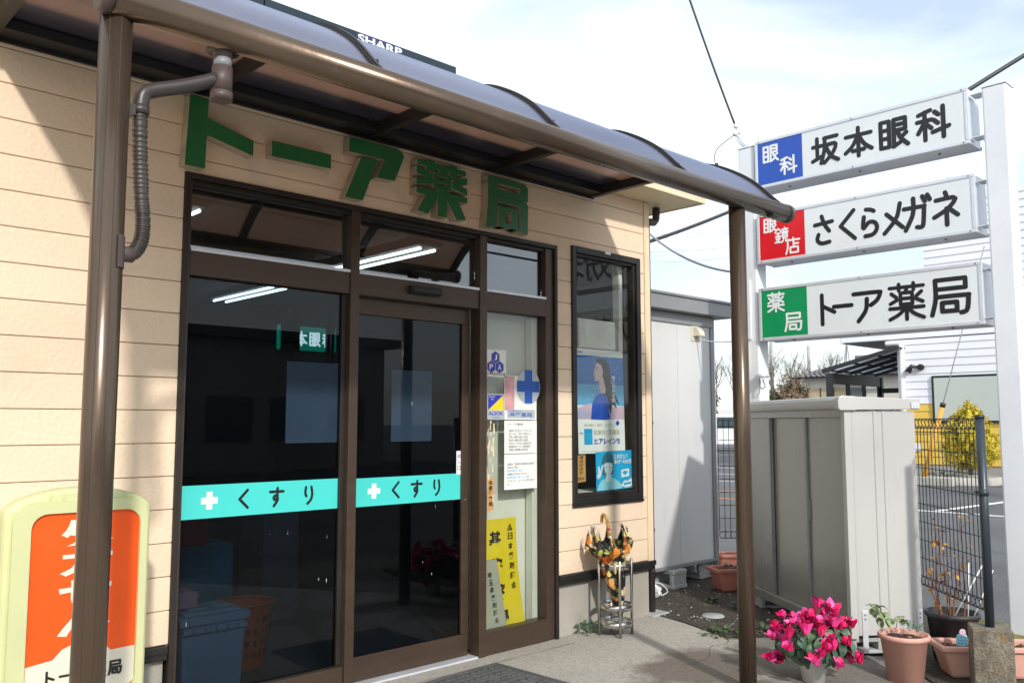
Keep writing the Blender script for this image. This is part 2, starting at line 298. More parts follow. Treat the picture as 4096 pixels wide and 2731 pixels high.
def umbrella_cloth():
    m, t, out = newmat('floral_cloth'); N = t.nodes.new; K = t.links.new
    b = N('ShaderNodeBsdfPrincipled'); b.inputs['Roughness'].default_value = 0.7; K(b.outputs[0], out.inputs['Surface'])
    co = N('ShaderNodeTexCoord'); last = None
    def lay(scale, lo, hi, ramp, seedoff):
        nonlocal last
        mp_ = N('ShaderNodeMapping'); mp_.inputs['Location'].default_value = seedoff; K(co.outputs['Object'], mp_.inputs['Vector'])
        nz = N('ShaderNodeTexNoise'); nz.inputs['Scale'].default_value = 40; K(mp_.outputs[0], nz.inputs['Vector'])
        av = N('ShaderNodeVectorMath'); av.operation = 'MULTIPLY_ADD'; av.inputs[1].default_value = (0.02, 0.02, 0.02); K(nz.outputs['Color'], av.inputs[0]); K(mp_.outputs[0], av.inputs[2])
        v = N('ShaderNodeTexVoronoi'); v.inputs['Scale'].default_value = scale; K(av.outputs[0], v.inputs['Vector'])
        cr = N('ShaderNodeValToRGB'); cr.color_ramp.elements[0].color = (*ramp[0], 1); cr.color_ramp.elements[1].color = (*ramp[2], 1)
        e = cr.color_ramp.elements.new(0.5); e.color = (*ramp[1], 1)
        sepc = N('ShaderNodeSeparateColor'); K(v.outputs['Color'], sepc.inputs[0]); K(sepc.outputs[1], cr.inputs[0])
        f1 = N('ShaderNodeMapRange'); f1.inputs['From Min'].default_value = hi; f1.inputs['From Max'].default_value = hi - 0.06; K(v.outputs['Distance'], f1.inputs['Value'])
        f2 = N('ShaderNodeMath'); f2.operation = 'GREATER_THAN'; f2.inputs[1].default_value = lo; K(sepc.outputs[0], f2.inputs[0])
        f = N('ShaderNodeMath'); f.operation = 'MULTIPLY'; K(f1.outputs[0], f.inputs[0]); K(f2.outputs[0], f.inputs[1])
        x = N('ShaderNodeMixRGB'); K(f.outputs[0], x.inputs['Fac']); K(cr.outputs[0], x.inputs['Color2'])
        if last is None: x.inputs['Color1'].default_value = (0.010, 0.010, 0.012, 1)
        else: K(last, x.inputs['Color1'])
        last = x.outputs[0]
    lay(26, 0.30, 0.44, [(0.08, 0.16, 0.02), (0.22, 0.28, 0.05), (0.5, 0.42, 0.12)], (3, 1, 2))
    lay(12, 0.30, 0.50, [(0.55, 0.08, 0.01), (0.72, 0.26, 0.02), (0.75, 0.62, 0.40)], (0.3, 0.7, 0.1))
    lay(20, 0.50, 0.38, [(0.75, 0.55, 0.10), (0.7, 0.65, 0.45), (0.6, 0.15, 0.02)], (0.9, 0.2, 0.6))
    K(last, b.inputs['Base Color'])
umbrella_cloth()

# ---------------------------------------------------------------- mesh tools
ORG = {}
def lerp(a, b, t): return tuple(a[i] + (b[i] - a[i]) * t for i in range(len(a)))
class MB:
    def __init__(s): s.v = []; s.f = []; s.m = []; s.sm = []
    def add(s, vs, fs, m=0, sm=False):
        o = len(s.v); s.v += [tuple(v) for v in vs]
        for f in fs: s.f.append(tuple(i + o for i in f)); s.m.append(m); s.sm.append(sm)
        return s
    def box(s, x0, x1, y0, y1, z0, z1, m=0):
        return s.add([(x0, y0, z0), (x1, y0, z0), (x1, y1, z0), (x0, y1, z0), (x0, y0, z1), (x1, y0, z1), (x1, y1, z1), (x0, y1, z1)],
                     [(0, 3, 2, 1), (4, 5, 6, 7), (0, 1, 5, 4), (1, 2, 6, 5), (2, 3, 7, 6), (3, 0, 4, 7)], m)
    def prism(s, poly, fn, d0, d1, m=0, ms=None):
        """poly in (u,v); fn(u,v,d) -> 3d; front face at d1"""
        n = len(poly); vs = [fn(u, v, d0) for u, v in poly] + [fn(u, v, d1) for u, v in poly]
        s.add(vs, [tuple(range(n, 2 * n))], m); o = len(s.v) - 2 * n
        for i in range(n):
            j = (i + 1) % n; s.f.append((o + i, o + j, o + n + j, o + n + i)); s.m.append(m if ms is None else ms); s.sm.append(False)
        s.f.append(tuple(o + i for i in range(n - 1, -1, -1))); s.m.append(m if ms is None else ms); s.sm.append(False)
        return s
    def poly(s, pts, m=0): return s.add(pts, [tuple(range(len(pts)))], m)
    def tube(s, pts, r, n=10, m=0, cap=True, closed=False):
        pts = [Vector(p) for p in pts]; k = len(pts); rs = r if isinstance(r, (list, tuple)) else [r] * k
        tang = []
        for i in range(k):
            if closed: t = pts[(i + 1) % k] - pts[i - 1]
            else: t = pts[min(i + 1, k - 1)] - pts[max(i - 1, 0)]
            tang.append(t.normalized() if t.length > 1e-9 else Vector((0, 0, 1)))
        up = Vector((0, 0, 1)) if abs(tang[0].z) < 0.9 else Vector((1, 0, 0))
        nn = tang[0].cross(up).normalized(); vs = []
        for i in range(k):
            nn = (nn - tang[i] * nn.dot(tang[i]))
            nn = nn.normalized() if nn.length > 1e-6 else tang[i].orthogonal().normalized()
            bb = tang[i].cross(nn)
            for j in range(n):
                a = 2 * math.pi * j / n; vs.append(pts[i] + (nn * math.cos(a) + bb * math.sin(a)) * rs[i])
        fs = []
        for i in range(k if closed else k - 1):
            i2 = (i + 1) % k
            for j in range(n):
                j2 = (j + 1) % n; fs.append((i * n + j, i * n + j2, i2 * n + j2, i2 * n + j))
        s.add(vs, fs, m, True)
        if cap and not closed:
            o = len(s.v) - len(vs)
            s.f.append(tuple(o + j for j in range(n - 1, -1, -1))); s.m.append(m); s.sm.append(False)
            s.f.append(tuple(o + (k - 1) * n + j for j in range(n))); s.m.append(m); s.sm.append(False)
        return s
    def lathe(s, prof, c=(0, 0, 0), n=28, m=0, closed=False, arc=None):
        vs = []; k = len(prof)
        for r, z in prof:
            for j in range(n):
                a = 2 * math.pi * j / n; vs.append((c[0] + r * math.cos(a), c[1] + r * math.sin(a), c[2] + z))
        fs = []
        for i in range(k if closed else k - 1):
            i2 = (i + 1) % k
            for j in range(n):
                j2 = (j + 1) % n; fs.append((i * n + j, i * n + j2, i2 * n + j2, i2 * n + j))
        return s.add(vs, fs, m, True)
    def build(s, name, mats, parent=None, loc=None, local=False, bevel=0.0, rotz=0.0):
        me = bpy.data.meshes.new(name)
        o = bpy.data.objects.new(name, me); COL.objects.link(o)
        org = Vector((0, 0, 0))
        if parent is not None:
            o.parent = parent; po = ORG.get(parent.name)
            if po is None: ORG[o.name] = None
            else: ORG[o.name] = po; org = Vector(po)
            if local: org = Vector((0, 0, 0))
        elif loc is not None:
            o.location = loc; o.rotation_euler = (0, 0, rotz)
            if rotz or local: ORG[o.name] = None
            else: org = Vector(loc); ORG[o.name] = tuple(loc)
        else: ORG[o.name] = (0, 0, 0)
        me.from_pydata([(v[0] - org.x, v[1] - org.y, v[2] - org.z) for v in s.v], [], s.f)
        if isinstance(mats, str): mats = [mats]
        for mm in mats: me.materials.append(M[mm])
        me.polygons.foreach_set('material_index', s.m); me.polygons.foreach_set('use_smooth', s.sm)
        me.update()
        if bevel:
            b = o.modifiers.new('bevel', 'BEVEL'); b.width = bevel; b.segments = 2; b.limit_method = 'ANGLE'; b.angle_limit = R(40)
        return o
def tag(o, label=None, cat=None, group=None, kind=None):
    if label: o['label'] = label
    if cat: o['category'] = cat
    if group: o['group'] = group
    if kind: o['kind'] = kind
    return o
def thing(name, label, cat, loc=(0, 0, 0), rotz=0.0, group=None):
    o = bpy.data.objects.new(name, None); COL.objects.link(o); o.location = loc; o.rotation_euler = (0, 0, rotz); o.empty_display_size = 0.1
    ORG[o.name] = None if rotz else tuple(loc)
    return tag(o, label, cat, group)
def inst(src, name, parent, loc, rot=(0, 0, 0), scale=1.0):
    """another object sharing the mesh data of src"""
    o = bpy.data.objects.new(name, src if isinstance(src, bpy.types.Mesh) else src.data); COL.objects.link(o); o.parent = parent; o.location = loc; o.rotation_euler = rot
    o.scale = (scale,) * 3 if not isinstance(scale, tuple) else scale
    return o
def B(x0, x1, y0, y1, z0, z1): return MB().box(x0, x1, y0, y1, z0, z1)
def catmull(p, n=6):
    if len(p) < 3: return list(p)
    q = [p[0]] + list(p) + [p[-1]]; out = []
    for i in range(1, len(q) - 2):
        for k in range(n):
            t = k / n
            out.append(tuple(0.5 * (2 * q[i][d] + (q[i + 1][d] - q[i - 1][d]) * t + (2 * q[i - 1][d] - 5 * q[i][d] + 4 * q[i + 1][d] - q[i + 2][d]) * t * t + (3 * q[i][d] - q[i - 1][d] - 3 * q[i + 1][d] + q[i + 2][d]) * t ** 3) for d in range(len(p[0]))))
    out.append(tuple(p[-1])); return out

# ---------------------------------------------------------------- lettering
GL = {  # stroke skeletons on a 100 x 100 grid; 'c' strokes are smoothed
 '眼': [[(8,92),(8,8)],[(8,92),(36,92),(36,8)],[(8,64),(36,64)],[(8,37),(36,37)],[(8,8),(36,8)],[(52,6),(52,93),(90,93),(90,57),(52,57)],[(52,75),(90,75)],[(50,6),(72,16)],['c',(64,57),(74,30),(97,6)],[(93,44),(77,33)]],
 '科': [[(8,84),(44,93)],[(27,90),(27,3)],[(4,63),(48,63)],[(27,60),(6,27)],[(29,54),(46,37)],[(57,85),(68,74)],[(55,59),(66,48)],[(50,23),(98,33)],[(82,97),(82,3)]],
 '坂': [[(4,66),(37,66)],[(20,93),(20,24)],[(2,17),(38,30)],[(47,90),(94,90)],['c',(49,90),(47,50),(34,6)],['c',(50,64),(88,64),(78,34),(46,5)],['c',(56,52),(72,24),(97,7)]],
 '本': [[(6,73),(94,73)],[(50,97),(50,3)],['c',(48,71),(30,40),(4,19)],['c',(52,71),(70,40),(96,19)],[(30,22),(70,22)]],
 'さ': [[(10,70),(88,75)],['c',(42,97),(54,68),(74,44)],['c',(26,36),(20,18),(38,5),(74,7)]],
 'く': [[(74,97),(24,50),(76,3)]],
 'ら': [['c',(38,95),(58,92),(72,86)],['c',(28,70),(24,32),(50,50),(76,46),(84,26),(66,7),(32,4)]],
 'メ': [['c',(76,94),(60,48),(14,6)],[(24,66),(84,18)]],
 'ガ': [['c',(6,68),(72,68),(76,64),(72,20),(66,9),(50,10)],['c',(40,95),(37,50),(10,5)],[(72,97),(80,82)],[(89,99),(97,85)]],
 'ネ': [[(49,98),(53,87)],['c',(16,78),(82,78),(58,50),(8,28)],[(52,50),(52,2)],[(64,46),(90,27)]],
 'ト': [[(36,96),(36,4)],[(36,62),(86,40)]],
 'ー': [[(8,52),(92,52)]],
 'ア': [['c',(8,88),(84,88),(92,84),(82,64),(62,50)],['c',(50,70),(46,36),(22,4)]],
 '薬': [[(4,90),(96,90)],[(30,99),(30,81)],[(70,99),(70,81)],[(34,74),(66,74),(66,42),(34,42),(34,74)],[(34,58),(66,58)],[(51,83),(47,76)],[(9,74),(23,62)],[(6,46),(24,55)],[(91,74),(77,62)],[(94,46),(76,55)],[(4,32),(96,32)],[(50,42),(50,0)],['c',(46,30),(28,14),(4,2)],['c',(54,30),(72,14),(96,2)]],
 '局': [[(14,94),(88,94),(88,70),(14,70)],['c',(14,94),(14,46),(4,4)],['c',(14,50),(88,50),(94,46),(90,12),(76,6)],[(30,34),(66,34),(66,12),(30,12),(30,34)]],
 '鏡': [[(24,98),(2,73)],[(24,98),(46,77)],[(12,66),(38,66)],[(6,47),(42,47)],[(24,66),(24,8)],[(10,34),(14,21)],[(38,36),(32,23)],[(2,6),(46,6)],[(72,99),(72,90)],[(52,88),(94,88)],[(62,84),(66,72)],[(84,84),(80,72)],[(50,70),(96,70)],[(56,60),(90,60),(90,34),(56,34),(56,60)],[(56,47),(90,47)],['c',(65,32),(62,14),(48,2)],[(80,32),(80,6),(96,6),(96,16)]],
 '店': [[(52,99),(52,88)],[(10,86),(94,86)],['c',(14,86),(14,40),(2,2)],[(54,78),(54,40)],[(56,61),(86,61)],[(32,40),(84,40),(84,6),(32,6),(32,40)]],
 'す': [[(6,79),(94,79)],['c',(54,98),(54,52),(46,35),(33,38),(31,50),(42,58),(54,50),(54,30),(32,2)]],
 'り': [['c',(30,94),(26,62),(33,44)],['c',(68,94),(74,56),(66,24),(42,2)]],
}
def plane_xz(y, sgn=-1):      # text on a wall facing -Y
    return lambda u, v, d: (u, y - d, v)
def plane_yz(x):              # text on a board facing -X: reading direction is -Y
    return lambda u, v, d: (x - d, -u, v)
DSTEP = 0.00012
def glyph(mb, ch, x, y, w_, h, lw, fn, m=0, d0=0.0012, square=False):
    """draw a stroke glyph into the box (x..x+w_, y..y+h)"""
    d = d0
    for st in GL[ch]:
        pts = st[1:] if st[0] == 'c' else st
        pts = [(x + p[0] / 100 * w_, y + p[1] / 100 * h) for p in pts]
        if st[0] == 'c': pts = catmull(pts, 6)
        closed = len(pts) > 3 and pts[0] == pts[-1]
        for i in range(len(pts) - 1):
            a, b = Vector(pts[i]), Vector(pts[i + 1]); t = (b - a)
            if t.length < 1e-9: continue
            t.normalize(); nrm = Vector((-t.y, t.x)) * lw / 2; d += DSTEP * 0.25
            mb.add([fn(*(a - nrm), d), fn(*(b - nrm), d), fn(*(b + nrm), d), fn(*(a + nrm), d)], [(0, 1, 2, 3)], m)
        for p in (pts if st[0] != 'c' else [pts[0], pts[-1]] + pts[1:-1:2]):
            d += DSTEP * 0.1
            mb.add([fn(p[0] + math.cos(2 * math.pi * k / 14) * lw / 2, p[1] + math.sin(2 * math.pi * k / 14) * lw / 2, d) for k in range(14)], [tuple(range(14))], m)
        d += DSTEP
TC = {}
def textpoly(body, bold=0.0):
    key = (body, bold)
    if key not in TC:
        c = bpy.data.curves.new('t', 'FONT'); c.body = body; c.offset = bold; c.resolution_u = 3; c.fill_mode = 'FRONT'
        o = bpy.data.objects.new('t', c); COL.objects.link(o)
        dg = bpy.context.evaluated_depsgraph_get(); me = bpy.data.meshes.new_from_object(o.evaluated_get(dg))
        vs = [(v.co.x, v.co.y) for v in me.vertices]; fs = [tuple(p.vertices) for p in me.polygons]
        bpy.data.objects.remove(o); bpy.data.curves.remove(c); bpy.data.meshes.remove(me)
        TC[key] = (vs, fs)
    return TC[key]
def text(mb, body, x0, x1, y0, y1, fn, m=0, d=0.0015, bold=0.0, keep=False, mirror=False):
    vs, fs = textpoly(body, bold)
    if not vs: return
    ax = min(v[0] for v in vs); bx = max(v[0] for v in vs); ay = min(v[1] for v in vs); by = max(v[1] for v in vs)
    sx = (x1 - x0) / max(bx - ax, 1e-6); sy = (y1 - y0) / max(by - ay, 1e-6)
    if keep: sx = sy = min(sx, sy)
    def mapx(u): return (x1 - (u - ax) * sx) if mirror else x0 + (u - ax) * sx
    mb.add([fn(mapx(v[0]), y0 + (v[1] - ay) * sy, d) for v in vs], fs, m)
def vtext(mb, body, x0, x1, ytop, ybot, fn, m=0, d=0.0015, bold=0.02, gap=0.12):
    n = len(body); h = (ytop - ybot) / n
    for i, ch in enumerate(body):
        yt = ytop - i * h
        text(mb, ch, x0, x1, yt - h * (1 - gap), yt - h * gap * 0.2, fn, m, d, bold)
def leafcloud(mb, c, rad, n, size, mats, seed=0, hollow=0.35, flat=0.0, fr=2.2, thr=-0.18, cone=False):
    rnd = random.Random(seed); k = 0; tries = 0
    while k < n and tries < n * 12:
        tries += 1
        a = rnd.uniform(0, 2 * math.pi); u = rnd.uniform(-1, 1); rr = (rnd.random() * (1 - hollow) + hollow) ** 0.6
        d = Vector((math.sqrt(1 - u * u) * math.cos(a), math.sqrt(1 - u * u) * math.sin(a), u))
        wob = 0.80 + 0.34 * noise.noise(d * fr + Vector((seed * 3.1, seed * 1.7, 0)))
        p = d * rr * wob
        if cone:
            t = (p.z + 1) / 2; s_ = max(0.08, 1.12 * (1 - t) ** 0.46 + 0.06) * (1 if t > 0.1 else 0.75 + t * 2.5); p.x *= s_ * 1.25; p.y *= s_ * 1.25
        if noise.noise(p * fr * 2.3 + Vector((seed, 9, 2))) < thr: continue
        q = Vector((c[0] + p.x * rad[0], c[1] + p.y * rad[1], c[2] + p.z * rad[2]))
        s_ = size * rnd.uniform(0.6, 1.4)
        nrm = (d + Vector((rnd.uniform(-1, 1), rnd.uniform(-1, 1), rnd.uniform(-0.4, 1))) * 0.9).normalized(); e1 = nrm.orthogonal().normalized()
        e1 = (Matrix.Rotation(rnd.uniform(0, 6.28), 3, nrm) @ e1); e2 = nrm.cross(e1)
        mb.add([q - e1 * s_, q + e2 * s_ * 0.5, q + e1 * s_, q - e2 * s_ * 0.5], [(0, 1, 2, 3)], rnd.choice(mats)); k += 1
def branches(mb, p, d, ln, r, depth, rnd, m=0, spread=0.55, up=0.12):
    q = p + d * ln * 0.5 + Vector((rnd.uniform(-1, 1), rnd.uniform(-1, 1), 0)) * ln * 0.05; e = p + d * ln
    mb.tube([p, q, e], [r, r * 0.85, r * 0.7], 5 if depth > 1 else 3, m, cap=False)
    if depth == 0: return
    for i in range(rnd.choice((2, 3, 3))):
        nd = (d + Vector((rnd.uniform(-1, 1), rnd.uniform(-1, 1), rnd.uniform(-0.5, 1) + up)) * spread).normalized()
        branches(mb, p.lerp(e, rnd.uniform(0.55, 1.0)), nd, ln * rnd.uniform(0.6, 0.85), r * 0.6, depth - 1, rnd, m, spread, up)


# ================================================================ SETTING
def gz(x, y):
    '''the ground falls a little towards the street gutter by the fence block'''
    d = math.hypot((x - 5.62) / 1.0, (y - 1.72) / 1.0); t = min(1, max(0, (1.05 - d) / 0.62)); return -0.072 * t * t * (3 - 2 * t)
gx = [-400, -60, -8, 3.4] + [3.5 + 0.15 * i for i in range(31)] + [8.2, 60, 400]; gyy = [-400, -60, -8, -0.6] + [0 + 0.15 * i for i in range(31)] + [4.8, 60, 400]
g = MB(); g.add([(x, y, gz(x, y)) for y in gyy for x in gx], [(j * len(gx) + i, j * len(gx) + i + 1, (j + 1) * len(gx) + i + 1, (j + 1) * len(gx) + i) for j in range(len(gyy) - 1) for i in range(len(gx) - 1)], 0, True)
tag(g.build('ground', 'asphalt'), kind='structure')
def sheet(name, pts, z, mat):
    bm = bmesh.new(); bm.faces.new([bm.verts.new((x, y, 0)) for x, y in pts])
    for k in range(24):
        for co, no in (((4.3 + 0.15 * k, 0, 0), (1, 0, 0)), ((0, 0.3 + 0.15 * k, 0), (0, 1, 0))):
            bmesh.ops.bisect_plane(bm, geom=bm.verts[:] + bm.edges[:] + bm.faces[:], plane_co=co, plane_no=no)
    me = bpy.data.meshes.new(name)
    for v in bm.verts: v.co.z = gz(v.co.x, v.co.y) + z
    for f in bm.faces:
        if f.normal.z < 0: f.normal_flip()
    bm.to_mesh(me); bm.free(); me.materials.append(M[mat]); o = bpy.data.objects.new(name, me); COL.objects.link(o)
    return tag(o, kind='structure')
sheet('old_concrete_pavement', [(3.2, 0.2), (5.55, 0.2), (5.4, 1.2), (5.35, 2.0), (5.45, 2.6), (5.75, 3.05), (6.6, 4.1), (7.1, 4.7), (6.0, 5.2), (4.6, 3.4), (4.1, 2.4)], 0.004, 'old_concrete')
apron = [(-9, -5.5), (3.0, -5.5), (3.1, 0.2), (3.9, 1.4), (4.25, 2.1), (4.55, 2.62), (4.95, 2.95), (5.12, 3.16), (5.05, 3.28), (5.12, 3.46), (5.22, 3.74), (5.28, 4.0), (5.28, 4.3), (-9, 4.3)]  # street end extended out of view to bounce light under the canopy
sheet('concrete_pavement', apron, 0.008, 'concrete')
sheet('soil_strip', [(5.285, 4.06), (5.23, 3.74), (5.14, 3.48), (5.08, 3.30), (5.30, 3.12), (5.62, 3.10), (6.0, 3.5), (7.0, 4.35), (7.6, 4.05), (7.9, 4.3), (7.0, 5.6), (5.29, 5.6)], 0.012, 'gravel_soil')
sheet('planting_strip', [(5.02, 1.1), (5.75, 1.2), (7.6, 3.75), (7.4, 4.05), (5.75, 2.55), (5.25, 2.05), (5.0, 1.6)], 0.016, 'gravel_soil')
# joints and cracks in the concrete
pm('crack', (0.10, 0.085, 0.07), 0.95, var=0.2)
def crack(pts, wd, seed):
    rnd = random.Random(seed); m_ = MB(); pts = catmull(pts, 8)
    for i in range(len(pts) - 1):
        a, b = Vector(pts[i]), Vector(pts[i + 1]); n = Vector((-(b - a).y, (b - a).x)).normalized() * wd * rnd.uniform(0.4, 1.0); m_.add([(*(a - n), gz(*a) + 0.0105), (*(b - n), gz(*b) + 0.0105), (*(b + n), gz(*b) + 0.0105), (*(a + n), gz(*a) + 0.0105)], [(0, 1, 2, 3)])
    tag(m_.build('pavement_crack', 'crack'), kind='structure')
crack([(1.0, 3.90), (2.5, 3.902), (4.25, 3.905)], 0.0025, 1)
crack([(5.08, 3.30), (4.95, 3.22), (4.80, 3.24), (4.55, 3.10), (4.30, 3.12)], 0.003, 2)
crack([(3.30, 3.90), (3.36, 3.70), (3.31, 3.50), (3.40, 3.20), (3.35, 2.8)], 0.0014, 3)
# loose stones lying on the soil
st = MB(); rnd = random.Random(5)
for i in range(240):
    x = rnd.uniform(5.12, 7.0); y = rnd.uniform(3.15, 4.5)
    if x < 5.3 and y < 3.9 - (5.3 - x) * -1: x += 0.15
    if y < 3.15 + (x - 5.6) * 0.9: continue
    s_ = rnd.uniform(0.004, 0.013); a = rnd.uniform(0, 3)
    vs = [(x + s_ * math.cos(a + k * 2.09) * rnd.uniform(0.6, 1.2), y + s_ * math.sin(a + k * 2.09) * rnd.uniform(0.6, 1.2), 0.012) for k in range(3)] + [(x, y, 0.012 + s_ * 0.8)]
    st.add(vs, [(0, 1, 3), (1, 2, 3), (2, 0, 3)], rnd.choice((0, 0, 1)))
tag(st.build('loose_stones', ['concrete_block', 'old_block']), 'small loose stones scattered over the dark soil beside the shed', 'gravel', kind='stuff')
# parking-lot paint
def line(a, b, wd, mat='line_white', nm='parking_marking'):
    a, b = Vector(a), Vector(b); t = (b - a).normalized(); n = Vector((-t.y, t.x)) * wd / 2
    tag(MB().poly([(*(a - n), 0.006), (*(b - n), 0.006), (*(b + n), 0.006), (*(a + n), 0.006)]).build(nm, mat), kind='structure')
line((14.6, 7.2), (14.65, 2.0), 0.14); line((14.75, 5.6), (19.5, 5.2), 0.14)
line((24.0, 16.2), (24.0, 14.0), 0.14); line((20.9, 14.6), (21.3, 12.0), 0.14)
line((18.4, 12.9), (18.6, 10.8), 0.12); line((15.7, 11.2), (15.8, 9.0), 0.12, 'line_orange'); line((14.2, 10.0), (14.3, 8.2), 0.12, 'line_orange')

# ================================================================ PHARMACY
YW = 4.05
bld = thing('pharmacy_building', 'single storey pharmacy with cream horizontal siding and a brown framed glass shopfront', 'building', (1.5, 4.05, 0))
rows = [0.4107 + 0.1525 * k for k in range(18)] + [3.105]
OPEN = [(1.663, 4.25, 0.0, 2.625), (4.395, 5.15, 0.865, 2.652)]
xs = [-3.0, 1.663, 4.25, 4.395, 5.15, 5.21]
wallp = bpy.data.objects.new('front_wall', None)
core = MB()
def zcut(x0, x1, z0, z1):
    iv = [(z0, z1)]
    for a, b, c, d in OPEN:
        if a < (x0 + x1) / 2 < b:
            nv = []
            for p, q in iv:
                if d <= p or c >= q: nv.append((p, q)); continue
                if c > p: nv.append((p, c))
                if d < q: nv.append((d, q))
            iv = nv
    return iv
for i in range(len(xs) - 1):
    for a, b in zcut(xs[i], xs[i + 1], 0.36, 3.105): core.box(xs[i], xs[i + 1], 4.062, 4.20, a, b)
wall = core.build('front_wall', 'siding_joint', bld)
for k in range(len(rows) - 1):
    segs = []
    for i in range(len(xs) - 1):
        for z0, z1 in zcut(xs[i], xs[i + 1], rows[k], rows[k + 1]):
            if segs and segs[-1][1] == xs[i] and segs[-1][2:] == (z0, z1): segs[-1] = (segs[-1][0], xs[i + 1], z0, z1)
            else: segs.append((xs[i], xs[i + 1], z0, z1))
    for x0, x1, z0, z1 in segs:
        e = 0.0016 if z1 == rows[k + 1] else 0.0
        for xa, xb in ([(x0, min(x1, 3.452)), (3.472, x1)] if x0 < 3.4 < 3.5 < x1 else [(x0, x1)]):
            MB().box(xa, xb, 4.05, 4.0635, z0 + (0.0016 if z0 == rows[k] else 0), z1 - e).build('siding_board', 'siding', wall, bevel=0.0038)
B(3.4535, 3.4705, 4.052, 4.0635, 2.627, 3.105).build('joint_cover', 'siding', wall)
MB().box(5.212, 5.272, 4.040, 4.20, 0.405, 3.10).build('corner_trim', 'trim_cream', bld, bevel=0.003)
bt = MB(); 
bt.box(-3, 1.655, 4.028, 4.0615, 0.375, 0.4085); bt.box(-3, 1.655, 4.036, 4.0613, 0.345, 0.3748)
bt.build('base_trim', 'black_metal', bld, bevel=0.003)
bt = MB(); bt.box(4.252, 5.285, 4.028, 4.0615, 0.375, 0.4085); bt.box(4.252, 5.280, 4.036, 4.0613, 0.345, 0.3748); bt.build('base_trim', 'black_metal', bld, bevel=0.003)
for fx0, fx1 in ((-3, 1.652), (4.256, 5.25)): B(fx0, fx1, 4.075, 4.25, -0.05, 0.345).build('foundation', 'foundation', bld, bevel=0.004)
sd = MB(); sd.box(5.20, 5.262, 4.2, 10.5, 0.0, 3.10); sd.box(-3, -2.9, 4.2, 10.5, 0.0, 3.1); sd.box(-3, 5.262, 10.5, 10.6, 0, 3.1); sd.build('side_wall', 'trim_cream', bld)
B(-3.2, 5.58, 3.768, 10.9, 3.106, 3.118).build('soffit', 'soffit', bld)
fa = MB(); fa.box(-3.2, 5.6, 3.745, 3.767, 3.098, 3.165); fa.box(5.581, 5.602, 3.768, 10.9, 3.098, 3.165); fa.build('fascia', 'trim_cream', bld, bevel=0.003)
rf = MB(); rf.add([(-3.25, 3.72, 3.167), (5.62, 3.72, 3.167), (5.62, 7.4, 4.45), (-3.25, 7.4, 4.45), (5.62, 10.95, 3.167), (-3.25, 10.95, 3.167)], [(0, 1, 2, 3), (3, 2, 4, 5)])
rf.add([(5.60, 3.75, 3.165), (5.60, 10.9, 3.165), (5.60, 7.4, 4.44)], [(0, 1, 2)]); rf.build('roof', 'roof_dark', bld)
# corner downpipe
dp = MB(); dp.tube([(5.44, 4.10, 3.10), (5.44, 4.10, 3.04), (5.435, 4.10, 3.01), (5.41, 4.10, 2.985), (5.33, 4.10, 2.975), (5.315, 4.10, 2.97)], 0.030, 14)
dp.tube([(5.312, 4.10, 2.995), (5.312, 4.10, 0.0)], 0.029, 14)
for z in (2.30, 1.42, 0.62, 0.32): dp.tube([(5.312, 4.10, z - 0.012), (5.312, 4.10, z + 0.012)], 0.033, 14)
dp.build('downpipe', 'pipe_grey', bld)
MB().box(5.20, 5.40, 4.0, 4.2, -0.02, 0.022).build('pipe_footing', 'concrete_block', bld, bevel=0.006)

# --- storefront frame
sf = MB()
for b in ((1.663, 1.690, 4.040, 4.14, 0.0, 2.625), (4.224, 4.25, 4.040, 4.14, 0.0, 2.625), (1.690, 4.224, 4.040, 4.14, 2.598, 2.625)): sf.box(*b)
front = sf.build('shopfront_casing', 'dark_bronze', bld, bevel=0.002)
def bar(nm, *b, mat='bronze', bev=0.003): return MB().box(*b).build(nm, mat, front, bevel=bev)
bar('jamb', 1.6905, 1.705, 4.055, 4.138, 0.0, 2.5975); bar('jamb', 4.150, 4.2235, 4.058, 4.138, 0.0, 2.5975)
bar('mullion', 2.606, 2.662, 4.046, 4.138, 0.0, 2.5975); bar('mullion', 3.553, 3.612, 4.046, 4.138, 0.0, 2.5975)
for x0, x1 in ((1.7055, 2.6055), (2.6625, 3.5525), (3.6125, 4.1495)):
    bar('transom_bar', x0, x1, 4.056, 4.138, 2.128, 2.245)
    bar('transom_sill', x0, x1, 4.050, 4.10, 2.2455, 2.262, mat='alu', bev=0.002)
    bar('head_rail', x0, x1, 4.066, 4.138, 2.575, 2.5973, mat='dark_bronze')
    f_ = bar('transom_pane', x0, x1, 4.098, 4.104, 2.2625, 2.5745, mat='glass_clear', bev=0)
bar('bottom_rail', 1.7055, 2.6055, 4.060, 4.138, 0.0, 0.135); bar('bottom_rail', 3.6125, 4.1495, 4.056, 4.138, 0.0, 0.149)
bar('window_pane', 1.7055, 2.5755, 4.098, 4.104, 0.1355, 2.1275, mat='glass_film', bev=0)
bar('stile', 2.576, 2.6055, 4.080, 4.13, 0.1355, 2.1275, mat='dark_bronze')
bar('window_pane', 3.6125, 4.1495, 4.098, 4.104, 0.1495, 2.1275, mat='glass_light', bev=0)
bar('threshold', 2.6625, 3.5525, 4.05, 4.30, 0.0, 0.018, mat='alu')
